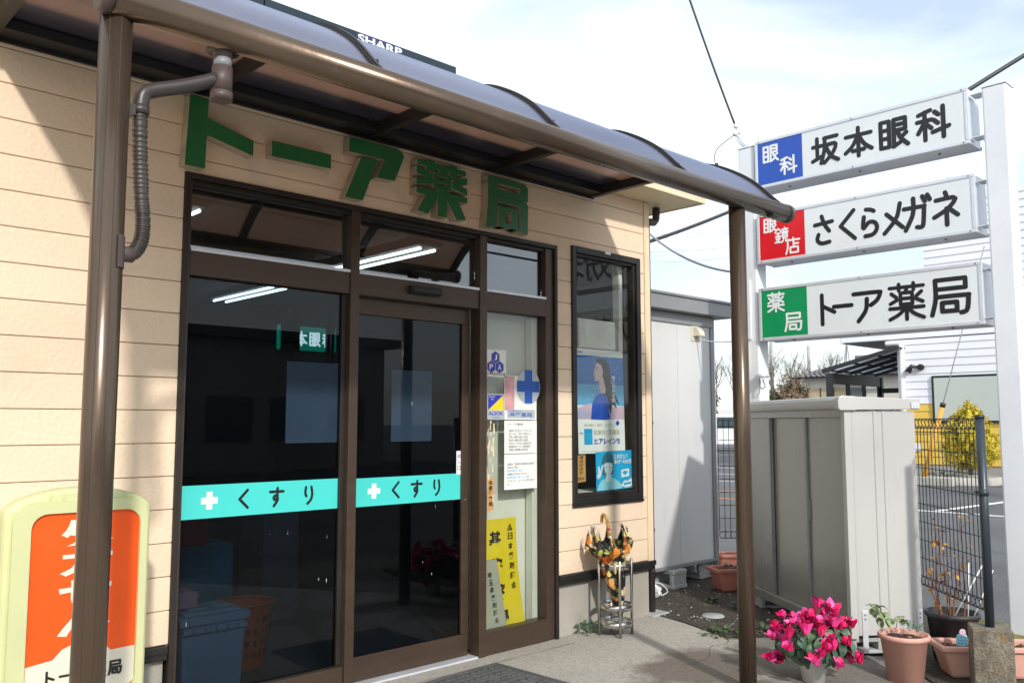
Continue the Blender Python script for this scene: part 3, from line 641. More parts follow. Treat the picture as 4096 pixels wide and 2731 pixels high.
# sliding door leaf
dr = thing('sliding_door', 'dark glass sliding entrance door in a brown frame between two mullions', 'door', (3.1, 4.12, 0.02))
def dbar(nm, *b, mat='bronze', bev=0.003): return MB().box(*b).build(nm, mat, dr, bevel=bev)
dbar('top_rail', 2.664, 3.525, 4.118, 4.155, 2.03, 2.124); dbar('bottom_rail', 2.664, 3.525, 4.118, 4.155, 0.020, 0.148)
dbar('stile', 3.470, 3.525, 4.116, 4.156, 0.1485, 2.0295); dbar('stile', 2.640, 2.672, 4.119, 4.154, 0.1485, 2.0295)
dbar('glass_pane', 2.6725, 3.4695, 4.132, 4.138, 0.1485, 2.0295, mat='glass_film', bev=0)
MB().tube([(3.498, 4.117, 0.95), (3.498, 4.112, 0.95)], 0.008, 12).build('lock', 'steel', dr)
B(3.500, 3.5525, 4.16, 4.19, 0.02, 2.1275).build('inner_jamb', 'dark_bronze', front)
sn = MB(); sn.box(3.005, 3.232, 4.022, 4.0555, 2.172, 2.218); sn.box(3.012, 3.225, 4.012, 4.0218, 2.178, 2.206)
tag(sn.build('door_sensor', 'black_metal', loc=(3.12, 4.05, 2.19), bevel=0.004), 'black automatic door sensor box on the brown bar above the door', 'sensor')

# --- tall side window
wf = MB()
for b in ((4.395, 4.436, 4.034, 4.14, 0.865, 2.652), (5.106, 5.15, 4.034, 4.14, 0.865, 2.652), (4.436, 5.106, 4.034, 4.14, 2.606, 2.652), (4.436, 5.106, 4.034, 4.14, 0.865, 0.912)): wf.box(*b)
wf.box(4.388, 5.157, 4.030, 4.0495, 0.848, 0.8645)
twin = wf.build('window_frame', 'black_metal', bld, bevel=0.004)
tf = MB()
for b in ((4.4365, 4.452, 4.055, 4.13, 0.9125, 2.6055), (5.084, 5.1055, 4.055, 4.13, 0.9125, 2.6055), (4.452, 5.084, 4.055, 4.13, 2.588, 2.6055), (4.452, 5.084, 4.055, 4.13, 0.9125, 0.934)): tf.box(*b)
tf.build('sash', 'dark_bronze', twin, bevel=0.002)
B(4.4525, 5.0835, 4.082, 4.088, 0.9345, 2.5875).build('window_pane', 'glass_window', twin)
B(4.74, 4.80, 4.0305, 4.0335, 2.634, 2.650).build('maker_label', 'print_white', twin)

# --- interior
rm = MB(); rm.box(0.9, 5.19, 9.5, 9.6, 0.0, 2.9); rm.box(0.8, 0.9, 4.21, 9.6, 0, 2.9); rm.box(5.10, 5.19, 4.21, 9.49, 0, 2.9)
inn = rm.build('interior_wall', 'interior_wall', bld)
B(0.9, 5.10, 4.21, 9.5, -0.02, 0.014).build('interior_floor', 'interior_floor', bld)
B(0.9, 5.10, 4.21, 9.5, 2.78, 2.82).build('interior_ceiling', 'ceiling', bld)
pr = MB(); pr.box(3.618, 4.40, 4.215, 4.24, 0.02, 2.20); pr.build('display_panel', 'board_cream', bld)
B(4.10, 4.147, 4.142, 4.20, 0.02, 2.12).build('panel_post', 'board_cream', bld)
def lamp(x, y0, y1, lab):
    t = thing('ceiling_light', lab, 'lamp', (x, (y0 + y1) / 2, 2.74), group='fluorescent ceiling lights inside the shop')
    B(x - 0.11, x + 0.11, y0 - 0.03, y1 + 0.03, 2.735, 2.779).build('housing', 'interior_wall', t)
    for dx in (-0.068, 0.068): MB().tube([(x + dx, y0, 2.715), (x + dx, y1, 2.715)], 0.012, 10).build('tube', 'lamp_glow', t)
lamp(3.95, 5.1, 6.4, 'lit twin tube ceiling light seen through the transom over the sliding door')
lamp(4.06, 7.55, 8.85, 'lit twin tube ceiling light seen high in the left dark pane')
lamp(2.13, 5.12, 6.2, 'lit ceiling light seen in the left corner of the left transom')
sb = thing('green_signboard', 'green signboard with white characters and an added daylight glow seen through the left dark pane', 'sign', (4.8, 8.2, 2.2))  # outdoor sign set inside the room, its glow added to replace daylight
B(4.42, 5.095, 8.2, 8.26, 2.19, 2.44).build('panel', 'added_glow_green', sb)
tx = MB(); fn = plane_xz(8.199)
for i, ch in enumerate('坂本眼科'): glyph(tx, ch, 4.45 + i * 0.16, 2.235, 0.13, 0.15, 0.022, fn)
tx.build('lettering', 'added_glow_white', sb)
for x in (4.50, 4.93, 4.985): B(x, x + 0.035, 8.10, 8.14, 2.0, 2.6).build('front_bar', 'black_metal', sb)
B(4.40, 4.60, 8.10, 8.14, 2.15, 2.5).build('front_cover', 'black_metal', sb)
sh = thing('display_shelf', 'dark shelf unit deep inside the shop behind the dark pane', 'shelf', (2.2, 9.2, 0))
for z in (0.1, 0.5, 0.9, 1.3): B(1.2, 3.6, 9.1, 9.45, z, z + 0.03).build('shelf_board', 'shelf_dark', sh)
B(1.15, 1.2, 9.1, 9.45, 0.02, 1.5).build('side_panel', 'shelf_dark', sh); B(3.6, 3.65, 9.1, 9.45, 0.02, 1.5).build('side_panel', 'shelf_dark', sh)
# bin
bn = thing('storage_bin', 'grey blue lidded plastic bin inside the glass at the lower left', 'bin', (2.02, 4.45, 0.014))
def taper(x0, x1, y0, y1, z0, z1, k):
    cx, cy = (x0 + x1) / 2, (y0 + y1) / 2; q = lambda x, y: (cx + (x - cx) * k, cy + (y - cy) * k)
    m_ = MB(); b0 = [q(x0, y0), q(x1, y0), q(x1, y1), q(x0, y1)]; b1 = [(x0, y0), (x1, y0), (x1, y1), (x0, y1)]
    return m_.add([(*p, z0) for p in b0] + [(*p, z1) for p in b1], [(0, 3, 2, 1), (4, 5, 6, 7), (0, 1, 5, 4), (1, 2, 6, 5), (2, 3, 7, 6), (3, 0, 4, 7)])
taper(1.84, 2.18, 4.32, 4.60, 0.014, 0.41, 0.90).build('body', 'bin_blue', bn, bevel=0.012)
lid = MB(); lid.box(1.825, 2.195, 4.305, 4.615, 0.41, 0.452); lid.box(1.86, 2.16, 4.34, 4.58, 0.452, 0.468); lid.box(1.90, 2.0, 4.40, 4.52, 0.468, 0.478); lid.box(2.04, 2.13, 4.40, 4.52, 0.468, 0.478); lid.build('lid', 'bin_blue', bn, bevel=0.006)
ri = MB(); 
for i in range(6): ri.box(1.84 + i * 0.058, 1.888 + i * 0.058, 4.300, 4.3195, 0.372, 0.395)
ri.build('rim_ribs', 'bin_blue', bn, bevel=0.003)
bk = thing('laundry_basket', 'orange perforated plastic basket behind the grey blue bin', 'basket', (2.40, 4.80, 0.014))
m_ = MB(); n_ = 40; rws = 11
def bkp(i, j):
    a = 2 * math.pi * i / n_; t = j / rws; r_ = 0.115 + 0.045 * t; return (2.40 + r_ * math.cos(a) * 1.05, 4.80 + r_ * math.sin(a), 0.03 + 0.36 * t)
for j in range(rws):
    for i in range(n_):
        if 2 <= j <= 9 and i % 2 == 0 and j % 2 == 0: continue
        m_.add([bkp(i, j), bkp(i + 1, j), bkp(i + 1, j + 1), bkp(i, j + 1)], [(0, 1, 2, 3)], 0, True)
m_.tube([bkp(i, rws) for i in range(n_)], 0.009, 6, closed=True); m_.build('body', 'basket_orange', bk)
tag(B(1.76, 1.98, 4.75, 5.05, 0.015, 1.0).build('carton_stack', 'carton', loc=(1.87, 4.9, 0.015), bevel=0.004), 'dim brown carton standing behind the grey blue bin', 'box')

for lab, b, mat in (('dim blue carton deep behind the orange basket', (2.35, 2.72, 5.6, 5.9, 0.015, 0.62), 'poster_teal_hair'), ('dim red box on top of the blue carton', (2.38, 2.55, 5.62, 5.85, 0.621, 0.82), 'sign_red'), ('dim violet box on the lid of the grey blue bin', (1.80, 1.96, 4.42, 4.60, 0.479, 0.56), 'pink_fade'), ('dim pale box low behind the sliding door glass', (3.25, 3.55, 6.2, 6.6, 0.015, 0.85), 'sticker_grey'), ('dim cream counter deep behind the sliding door glass', (2.2, 4.4, 7.6, 8.0, 0.015, 0.95), 'shelf_dark')):
    tag(B(*b).build('goods_box' if 'counter' not in lab else 'shop_counter', mat, loc=((b[0] + b[1]) / 2, (b[2] + b[3]) / 2, b[4]), bevel=0.006), lab, 'box' if 'counter' not in lab else 'counter')
rnd = random.Random(77); m_ = MB()
for k in range(26):
    lft = rnd.random() < 0.6; x = rnd.uniform(1.75, 2.55) if lft else rnd.uniform(2.70, 3.44); z = rnd.uniform(0.2, 0.95) if rnd.random() < 0.8 else rnd.uniform(1.2, 2.0); y = 4.0975 if lft else 4.1315
    h_ = rnd.choice((0.002, 0.003, 0.012, 0.02)); w_ = 0.0012; m_.add([(x, y, z), (x + w_, y, z), (x + w_ + rnd.uniform(-.002, .002), y, z + h_), (x, y, z + h_)], [(0, 1, 2, 3)])
tag(m_.build('water_marks', 'print_white', loc=(2.6, 4.1, 0.2)), 'small dried white water marks on the dark shopfront glass', 'marks', kind='stuff')
# --- sheets behind the dark glass
def sheetobj(nm, x0, x1, z0, z1, y, mat, lab, cat='paper', group=None):
    return tag(B(x0, x1, y, y + 0.0008, z0, z1).build(nm, mat, loc=((x0 + x1) / 2, y, z0)), lab, cat, group)
sheetobj('paper_sheet', 2.262, 2.572, 1.315, 1.742, 4.1075, 'paper_back', 'larger pale sheet taped inside the left dark pane beside the mullion')
sheetobj('paper_sheet', 2.955, 3.250, 1.312, 1.728, 4.1415, 'paper_back', 'smaller pale sheet taped inside the sliding door glass')
# --- teal film bands with lettering
def band(x0, x1, z0, z1, y, lab, lx):
    t = thing('film_band', lab, 'sticker', ((x0 + x1) / 2, y, z0))
    B(x0, x1, y - 0.0010, y - 0.0002, z0, z1).build('film', 'teal', t)
    fn = plane_xz(y - 0.0010); m2 = MB(); cx = lx[0]; cz = (z0 + z1) / 2 + 0.004; a = 0.042; b = 0.0155
    m2.add([fn(u, v, 0.0006) for u, v in ((cx - b, cz - a), (cx + b, cz - a), (cx + b, cz + a), (cx - b, cz + a))], [(0, 1, 2, 3)])
    for s in (-1, 1): m2.add([fn(cx + s * b, cz - b, 0.0006), fn(cx + s * a, cz - b, 0.0006), fn(cx + s * a, cz + b, 0.0006), fn(cx + s * b, cz + b, 0.0006)], [(0, 1, 2, 3)])
    m2.build('cross', 'print_white', t)
    for ch, x in zip('くすり', lx[1:]):
        m3 = MB(); glyph(m3, ch, x - 0.042, z0 + 0.035, 0.084, 0.092, 0.0145, fn, d0=0.0006); m3.build('character', 'print_black', t)
band(1.7060, 2.5755, 0.962, 1.121, 4.098, 'wide teal band with white cross and くすり across the left dark pane', (1.858, 2.035, 2.215, 2.400))
band(2.6730, 3.4690, 0.955, 1.112, 4.132, 'shorter teal band with white cross and くすり across the sliding door', (2.835, 2.985, 3.135, 3.285))
ent = thing('entrance_plate', 'small white 出入口 plate at the right edge of the sliding door', 'sign', (3.455, 4.131, 1.10))
B(3.437, 3.474, 4.1295, 4.1315, 1.105, 1.248).build('plate', 'print_white', ent)
m_ = MB(); vtext(m_, '出入口', 3.444, 3.467, 1.232, 1.122, plane_xz(4.1295), bold=0.0, gap=0.3); m_.build('lettering', 'print_black', ent)

# ================================================================ SHOP NAME LETTERS
sg = thing('shop_name_letters', 'large green raised letters トーア薬局 fixed above the shopfront', 'sign', (2.78, 4.05, 2.63))
fnl = plane_xz(4.048)
def letter(polys):
    m_ = MB()
    for i, p in enumerate(polys):
        ar = sum(p[k][0] * p[(k + 1) % len(p)][1] - p[(k + 1) % len(p)][0] * p[k][1] for k in range(len(p)))
        if ar < 0: p = p[::-1]
        m_.prism(p, fnl, 0.0, 0.063 + 0.0004 * i, 0, 1)
    return m_.build('letter', ['letter_green', 'letter_side'], sg)
letter([[(1.647, 2.987), (1.740, 2.987), (1.732, 2.638), (1.632, 2.638)], [(1.735, 2.892), (1.979, 2.831), (1.977, 2.753), (1.733, 2.806)]])
letter([[(2.080, 2.857), (2.427, 2.857), (2.427, 2.780), (2.078, 2.775)]])
letter([[(2.541, 2.985), (2.862, 2.987), (2.894, 2.975), (2.911, 2.949), (2.847, 2.795), (2.724, 2.790), (2.772, 2.902), (2.538, 2.900)], [(2.618, 2.886), (2.728, 2.889), (2.632, 2.643), (2.519, 2.643)]])
def lc(x0, x1, z0, z1): return lambda pts: [(x0 + u * (x1 - x0), z0 + v * (z1 - z0)) for u, v in pts]
K_ = lc(2.998, 3.385, 2.642, 2.972)
letter([K_(p) for p in (
    [(0.02, 0.865), (0.98, 0.865), (0.98, 0.955), (0.02, 0.955)], [(0.20, 0.78), (0.36, 0.78), (0.36, 1.0), (0.20, 1.0)], [(0.64, 0.78), (0.80, 0.78), (0.80, 1.0), (0.64, 1.0)],
    [(0.33, 0.50), (0.415, 0.50), (0.415, 0.80), (0.33, 0.80)], [(0.585, 0.50), (0.67, 0.50), (0.67, 0.80), (0.585, 0.80)], [(0.40, 0.735), (0.60, 0.735), (0.60, 0.80), (0.40, 0.80)], [(0.40, 0.615), (0.60, 0.615), (0.60, 0.685), (0.40, 0.685)], [(0.40, 0.50), (0.60, 0.50), (0.60, 0.57), (0.40, 0.57)], [(0.42, 0.79), (0.56, 0.79), (0.60, 0.87), (0.46, 0.87)],
    [(0.0, 0.70), (0.0, 0.83), (0.29, 0.745), (0.29, 0.635)], [(1.0, 0.70), (1.0, 0.83), (0.71, 0.745), (0.71, 0.635)], [(0.0, 0.50), (0.0, 0.62), (0.30, 0.675), (0.30, 0.56)], [(1.0, 0.50), (1.0, 0.62), (0.70, 0.675), (0.70, 0.56)],
    [(0.0, 0.345), (1.0, 0.345), (1.0, 0.455), (0.0, 0.455)], [(0.41, 0.0), (0.59, 0.0), (0.59, 0.51), (0.41, 0.51)], [(0.02, 0.03), (0.22, 0.0), (0.40, 0.30), (0.37, 0.36), (0.19, 0.36)], [(0.98, 0.03), (0.78, 0.0), (0.60, 0.30), (0.63, 0.36), (0.81, 0.36)])])
K_ = lc(3.548, 3.912, 2.640, 2.972)
letter([K_(p) for p in (
    [(0.03, 1.0), (0.93, 1.0), (1.0, 0.94), (1.0, 0.885), (0.03, 0.885)], [(0.80, 0.66), (1.0, 0.66), (1.0, 0.89), (0.80, 0.89)], [(0.18, 0.665), (0.81, 0.665), (0.81, 0.775), (0.18, 0.775)],
    [(0.03, 0.90), (0.25, 0.90), (0.25, 0.45), (0.20, 0.02), (-0.02, 0.0), (0.03, 0.45)], [(0.20, 0.645), (0.94, 0.645), (1.0, 0.59), (1.0, 0.53), (0.20, 0.53)], [(0.80, 0.02), (0.99, 0.0), (1.0, 0.55), (0.80, 0.55)], [(0.70, 0.015), (0.82, 0.015), (0.82, 0.09), (0.73, 0.09)],
    [(0.28, 0.36), (0.28, 0.465), (0.74, 0.465), (0.74, 0.36)], [(0.28, 0.05), (0.28, 0.15), (0.74, 0.15), (0.74, 0.05)], [(0.27, 0.05), (0.44, 0.05), (0.44, 0.46), (0.28, 0.46)], [(0.57, 0.05), (0.745, 0.05), (0.74, 0.46), (0.57, 0.46)])])

# ================================================================ SOLAR PANEL
sp = thing('solar_panel', 'dark solar panel edge showing above the canopy with a white SHARP badge', 'solar panel', (1.5, 4.3, 3.6))
for x0, x1 in ((-1.6, -0.35), (-0.34, 0.91), (0.92, 2.17), (2.18, 3.555)):
    MB().add([(x0, 4.30, 3.722), (x1, 4.30, 3.722), (x1, 6.2, 4.40), (x0, 6.2, 4.40), (x0, 4.30, 3.768), (x1, 4.30, 3.768), (x1, 6.2, 4.446), (x0, 6.2, 4.446)], [(0, 3, 2, 1), (4, 5, 6, 7), (0, 1, 5, 4), (1, 2, 6, 5), (2, 3, 7, 6), (3, 0, 4, 7)]).build('panel', 'solar', sp)
    B(x0 + 0.1, x0 + 0.16, 4.5, 4.6, 3.42, 3.80).build('mount', 'black_metal', sp)
B(2.775, 3.120, 4.2985, 4.2998, 3.700, 3.764).build('badge', 'solar_badge', sp)
m_ = MB(); text(m_, 'SHARP', 2.785, 3.112, 3.706, 3.758, plane_xz(4.2985), bold=0.03); m_.build('lettering', 'print_white', sp)

# ================================================================ PORCH CANOPY
cp = thing('porch_canopy', 'brown arched porch canopy of smoked polycarbonate with round gutter and two round posts', 'canopy', (2.7, 3.3, 0))
PROF = catmull([(2.565, 2.700), (2.61, 2.742), (2.74, 2.868), (2.90, 2.972), (3.06, 3.040), (3.28, 3.080), (3.55, 3.090), (3.80, 3.090), (4.034, 3.088)], 5)
X0, X1 = 0.80, 4.62; RX = [0.815, 1.765, 2.715, 3.665, 4.605]
for i in range(4):
    m_ = MB(); a, b = RX[i] + 0.014, RX[i + 1] - 0.014; k = len(PROF)
    vs = []
    for dz in (0, -0.004):
        for y, z in PROF: vs += [(a, y, z + dz), (b, y, z + dz)]
    fs = [(2 * j, 2 * j + 1, 2 * j + 3, 2 * j + 2) for j in range(k - 1)]
    m_.add(vs[:2 * k], fs, 0, True); m_.build('roof_panel', 'polycarbonate', cp)
for x in RX:
    m_ = MB()   # batten over the sheet
    for hw, h0, h1 in ((0.017, -0.002, 0.011), (0.007, 0.0112, 0.019)):
        vs = []
        for y, z in PROF: vs += [(x - hw, y, z + h0), (x + hw, y, z + h0), (x + hw, y, z + h1), (x - hw, y, z + h1)]
        fs = []
        for j in range(len(PROF) - 1):
            o_ = 4 * j
            for q in range(4): fs.append((o_ + q, o_ + (q + 1) % 4, o_ + 4 + (q + 1) % 4, o_ + 4 + q))
        fs.append((3, 2, 1, 0)); m_.add(vs, fs, 0)
    for t in (6, 16, 25):
        y, z = PROF[t]; m_.lathe([(0.0, 0.010), (0.006, 0.008), (0.007, 0.0)], (x + 0.026, y, z + 0.004), 8)
    m_.build('batten', 'dark_bronze', cp)
    m_ = MB(); vs = []   # rafter under the sheet
    RP = PROF
    for y, z in RP: vs += [(x - 0.022, y, z - 0.062), (x + 0.022, y, z - 0.062), (x + 0.022, y, z - 0.006), (x - 0.022, y, z - 0.006)]
    fs = []
    for j in range(len(RP) - 1):
        o_ = 4 * j
        for q in range(4): fs.append((o_ + q, o_ + (q + 1) % 4, o_ + 4 + (q + 1) % 4, o_ + 4 + q))
    m_.add(vs, fs + [(3, 2, 1, 0), (len(vs) - 4, len(vs) - 3, len(vs) - 2, len(vs) - 1)], 0); m_.build('rafter', 'dark_bronze', cp)
    if x < 4.5:
        for y, z in ((2.87, 2.885), (3.18, 3.0)):
            MB().box(x + 0.024, x + 0.926, y - 0.022, y + 0.022, z - 0.012, z + 0.016).build('purlin', 'bronze', cp, bevel=0.002)
wb = MB(); wb.box(0.79, 4.63, 4.036, 4.0495, 3.018, 3.084); wb.box(0.79, 4.63, 3.93, 4.0358, 3.036, 3.084); wb.build('wall_beam', 'black_metal', cp, bevel=0.003)
GZ = 2.657; GY = 2.565
gt = MB(); gt.tube([(0.815, GY, GZ), (4.655, GY, GZ)], 0.053, 32)
gut = gt.build('gutter', 'bronze_tube', cp)
for x, s in ((0.815, -1), (4.655, 1)):
    m_ = MB(); m_.tube([(x, GY, GZ), (x + s * 0.030, GY, GZ), (x + s * 0.034, GY, GZ)], [0.055, 0.055, 0.048], 32); m_.build('end_cap', 'pipe_brown', gut)
m_ = MB(); m_.box(4.44, 4.50, 2.515, 2.56, 2.600, 2.612); m_.build('drain_slot', 'dark_bronze', gut, bevel=0.004)
for px in (0.846, 4.190):
    m_ = MB(); m_.tube([(px, 2.60, -0.02), (px, 2.60, 2.635)], 0.0455, 40); p_ = m_.build('post', 'bronze_tube', cp)
    m_ = MB(); m_.box(px - 0.0012, px + 0.0012, 2.5538, 2.5560, 0.0, 2.61); m_.box(px - 0.030, px - 0.0285, 2.5645, 2.5667, 0.0, 2.61); m_.build('seam', 'bronze', p_)
# drain trap, pipe and hose on the left post
TX, TY = 1.176, 2.60
m_ = MB(); m_.lathe([(0.0, 2.628), (0.045, 2.626), (0.052, 2.612), (0.052, 2.606), (0.0, 2.606)], (TX, TY, 0), 24); m_.build('trap_flange', 'black_metal', cp)
m_ = MB(); m_.tube([(TX, TY, 2.63), (TX, TY, 2.585)], 0.0295, 20); m_.tube([(TX, TY, 2.556), (TX, TY, 2.475)], 0.0325, 20); m_.tube([(TX, TY, 2.474), (TX, TY, 2.447)], [0.0355, 0.0345], 12)
m_.build('drain_trap', 'pipe_brown', cp)
MB().tube([(TX, TY, 2.586), (TX, TY, 2.555)], 0.0282, 20).build('trap_sleeve', 'pipe_pale', cp)
m_ = MB(); m_.tube(catmull([(TX - 0.02, TY, 2.512), (1.06, 2.61, 2.466), (0.972, 2.62, 2.432), (0.942, 2.62, 2.412), (0.934, 2.62, 2.385), (0.932, 2.62, 2.352)], 5), 0.0225, 18); m_.build('drain_pipe', 'pipe_grey', cp)
m_ = MB(); m_.tube([(0.932, 2.62, 2.372), (0.932, 2.62, 2.345)], 0.0265, 18); m_.box(0.882, 0.912, 2.60, 2.64, 2.334, 2.366); m_.build('pipe_clip', 'pipe_grey', cp)
hp = catmull([(0.932, 2.62, 2.345), (0.937, 2.62, 2.22), (0.946, 2.62, 2.09), (0.953, 2.62, 2.02), (0.950, 2.62, 1.965), (0.934, 2.62, 1.928), (0.912, 2.618, 1.914)], 30)
m_ = MB(); acc = 0; pts = []; rs = []
for i in range(len(hp)):
    if i: acc += (Vector(hp[i]) - Vector(hp[i - 1])).length
    pts.append(hp[i]); rs.append(0.0205 + 0.0022 * (1 if math.sin(acc / 0.0068 * 2 * math.pi) > 0 else -1))
m_.tube(pts, rs, 14); m_.build('corrugated_hose', 'pipe_grey', cp)
m_ = MB(); m_.tube([(0.925, 2.618, 1.915), (0.87, 2.61, 1.912)], 0.0235, 18)
for j in range(7):
    pass
vs = []; 
for zz in (1.865, 1.960):
    for k in range(9):
        a = R(-70 + k * 17.5); vs.append((0.846 + 0.0485 * math.cos(a), 2.60 + 0.0485 * math.sin(a), zz))
m_.add(vs, [(k, k + 1, k + 10, k + 9) for k in range(8)], 0, True); m_.build('hose_saddle', 'pipe_brown', cp)

# ================================================================ STANDING SIGN (left)
ab = thing('standing_sign', 'orange floor sign with lime plastic frame standing against the wall behind the left post', 'sign', (1.10, 3.55, 0.008))
def rrect(x0, x1, z0, z1, r, n=6):
    out = []
    for cx, cz, a0 in ((x1 - r, z1 - r, 0), (x0 + r, z1 - r, 90), (x0 + r, z0 + r, 180), (x1 - r, z0 + r, 270)):
        for k in range(n + 1):
            a = R(a0 + 90 * k / n); out.append((cx + r * math.cos(a), cz + r * math.sin(a)))
    return out
arch = []
for k in range(13):
    t = k / 12; x = 1.36 - 0.52 * t; arch.append((x, 1.105 + 0.073 * math.sin(math.pi * t) ** 0.6))
body = [(0.84, 0.10), (1.36, 0.10)] + arch
m_ = MB(); m_.prism(body, plane_xz(3.62), 0.0, 0.10, 0); m_.build('housing', 'frame_lime', ab, bevel=0.018)
outer = rrect(0.865, 1.340, 0.18, 1.130, 0.075); inner = rrect(0.925, 1.312, 0.40, 1.088, 0.055)
m_ = MB(); f5 = plane_xz(3.52); n_ = len(outer)
m_.add([f5(u, v, 0.018) for u, v in outer] + [f5(u, v, 0.018) for u, v in inner] + [f5(u, v, -0.002) for u, v in outer] + [f5(u, v, 0.002) for u, v in inner],
       [(i, (i + 1) % n_, n_ + (i + 1) % n_, n_ + i) for i in range(n_)] + [(2 * n_ + i, 2 * n_ + (i + 1) % n_, (i + 1) % n_, i) for i in range(n_)] + [(n_ + i, n_ + (i + 1) % n_, 3 * n_ + (i + 1) % n_, 3 * n_ + i) for i in range(n_)])
m_.build('front_frame', 'frame_lime', ab)
for x in (0.985, 1.03, 1.215, 1.25): MB().box(x, x + 0.006, 3.5165, 3.5195, 1.135, 1.158).build('top_notch', 'frame_lime', ab)
m_ = MB(); m_.add([f5(u, v, 0.004) for u, v in inner], [tuple(range(len(inner)))]); pn = m_.build('panel', 'orange_panel', ab)
m_ = MB(); wv = [(0.926, 0.455), (0.926, 0.548), (1.02, 0.560), (1.05, 0.592), (1.10, 0.610), (1.15, 0.610), (1.195, 0.592), (1.222, 0.563), (1.311, 0.566), (1.311, 0.44), (1.27, 0.402), (0.96, 0.402)]
m_.add([f5(u, v, 0.0055) for u, v in wv], [tuple(range(len(wv)))[::-1]])
vtext(m_, '処方せん', 1.03, 1.215, 1.062, 0.625, f5, d=0.0055, bold=0.045, gap=0.10)
m_.build('white_print', 'cream_print', ab)
m_ = MB()
for i, ch in enumerate('トーア薬局'): glyph(m_, ch, 0.985 + i * 0.058, 0.470, 0.048, 0.052, 0.0085, f5, d0=0.007)
m_.build('lettering', 'print_black', ab)
MB().box(0.86, 1.34, 3.42, 3.68, 0.008, 0.10).build('base', 'black_plastic', ab, bevel=0.02)

# ================================================================ PAPERS ON THE CLEAR PANE
YG = 4.0975; fg = plane_xz(YG)
def quad(mb, x0, x1, z0, z1, d=0.0008, m=0, fn=fg): mb.add([fn(x0, z0, d), fn(x1, z0, d), fn(x1, z1, d), fn(x0, z1, d)], [(0, 1, 2, 3)], m)
def card(nm, lab, x0, x1, z0, z1, mats, draw, cat='sticker', fn=fg, y=YG, back=0.0006):
    m_ = MB(); m_.prism([(x0, z0), (x1, z0), (x1, z1), (x0, z1)], fn, back, back + 0.0004, 0); draw(m_, back + 0.0007)
    return tag(m_.build(nm, mats, loc=((x0 + x1) / 2, y, z0)), lab, cat)
def hexa(m_, cx, cz, r, d, m, fn=fg): m_.add([fn(cx + r * math.sin(math.pi / 3 * k) * -1, cz + r * math.cos(math.pi / 3 * k), d) for k in range(6)], [tuple(range(6))], m)
def jpa(m_, d, cx, cz, r, fn=fg, mn=1, ml=2, fr=None):
    for (dx, dz, ch) in ((0, 0.92, 'J'), (-0.90, -0.62, 'P'), (0.90, -0.62, 'A')):
        if fr is not None: hexa(m_, cx + dx * r, cz + dz * r, r * 1.06, d, fr, fn)
        hexa(m_, cx + dx * r, cz + dz * r, r * 0.94, d + 0.0002, mn, fn); text(m_, ch, cx + dx * r - r * 0.36, cx + dx * r + r * 0.36, cz + dz * r - r * 0.46, cz + dz * r + r * 0.46, fn, ml, d + 0.0004, 0.01)
def d_jpa(m_, d): jpa(m_, d, 3.728, 1.800, 0.040, fr=4); text(m_, '日本薬剤師会会員', 3.657, 3.812, 1.722, 1.740, fg, 3, d, 0.01)
card('sticker', 'white sticker with three blue hexagons lettered J P A on the clear pane', 3.650, 3.820, 1.712, 1.886, ['paper', 'navy', 'print_white', 'print_black', 'plate_grey'], d_jpa)
def d_als(m_, d):
    m_.add([fg(3.666, 1.500, d), fg(3.796, 1.596, d), fg(3.666, 1.596, d)], [(0, 1, 2)], 1); m_.add([fg(3.666, 1.500, d), fg(3.796, 1.500, d), fg(3.796, 1.596, d)], [(0, 1, 2)], 2)
    text(m_, 'Security', 3.672, 3.726, 1.578, 1.592, fg, 3, d + 0.0003); text(m_, 'On', 3.690, 3.712, 1.564, 1.575, fg, 3, d + 0.0003)
    text(m_, 'ALSOK', 3.668, 3.796, 1.468, 1.492, fg, 1, d, 0.03); text(m_, '綜合警備保障', 3.70, 3.765, 1.449, 1.458, fg, 1, d)
card('sticker', 'grey security sticker with blue and yellow triangles reading ALSOK', 3.659, 3.803, 1.440, 1.604, ['sticker_grey', 'navy', 'yellow', 'print_white'], d_als)
def d_pink(m_, d):
    quad(m_, 3.810, 3.895, 1.50, 1.720, d, 1); quad(m_, 3.832, 4.082, 1.450, 1.505, d + 0.0002, 2); text(m_, '基準薬局', 3.85, 4.055, 1.458, 1.486, fg, 3, d + 0.0004, 0.015); text(m_, '日本薬剤師会認定', 3.842, 3.96, 1.491, 1.501, fg, 3, d + 0.0004)
card('notice_card', 'faded pink and white 基準薬局 card under the round blue cross', 3.806, 4.096, 1.440, 1.724, ['paper', 'pink_fade', 'sticker_grey', 'cross_blue'], d_pink)
m_ = MB(); ring = [(4.022 + 0.110 * math.cos(R(k * 10)), 1.658 + 0.117 * math.sin(R(k * 10))) for k in range(36)]
m_.prism(ring, fg, 0.0022, 0.0026, 0)
for (a, b, c, d_) in ((3.986, 4.058, 1.548, 1.768), (3.918, 3.986, 1.622, 1.695), (4.058, 4.126, 1.622, 1.695)): quad(m_, a, b, c, d_, 0.0030, 1)
tag(m_.build('round_sticker', ['sticker_grey', 'cross_blue'], loc=(4.022, YG, 1.54)), 'round grey sticker with a bold blue cross on the clear pane', 'sticker')
def notice(lines, x0, x1, z1, lh):
    def f(m_, d):
        z = z1
        for ln, col, wd in lines:
            if ln: text(m_, ln, x0, x0 + wd * (x1 - x0), z - lh * 0.72, z, fg, col, d, 0.006)
            z -= lh
    return f
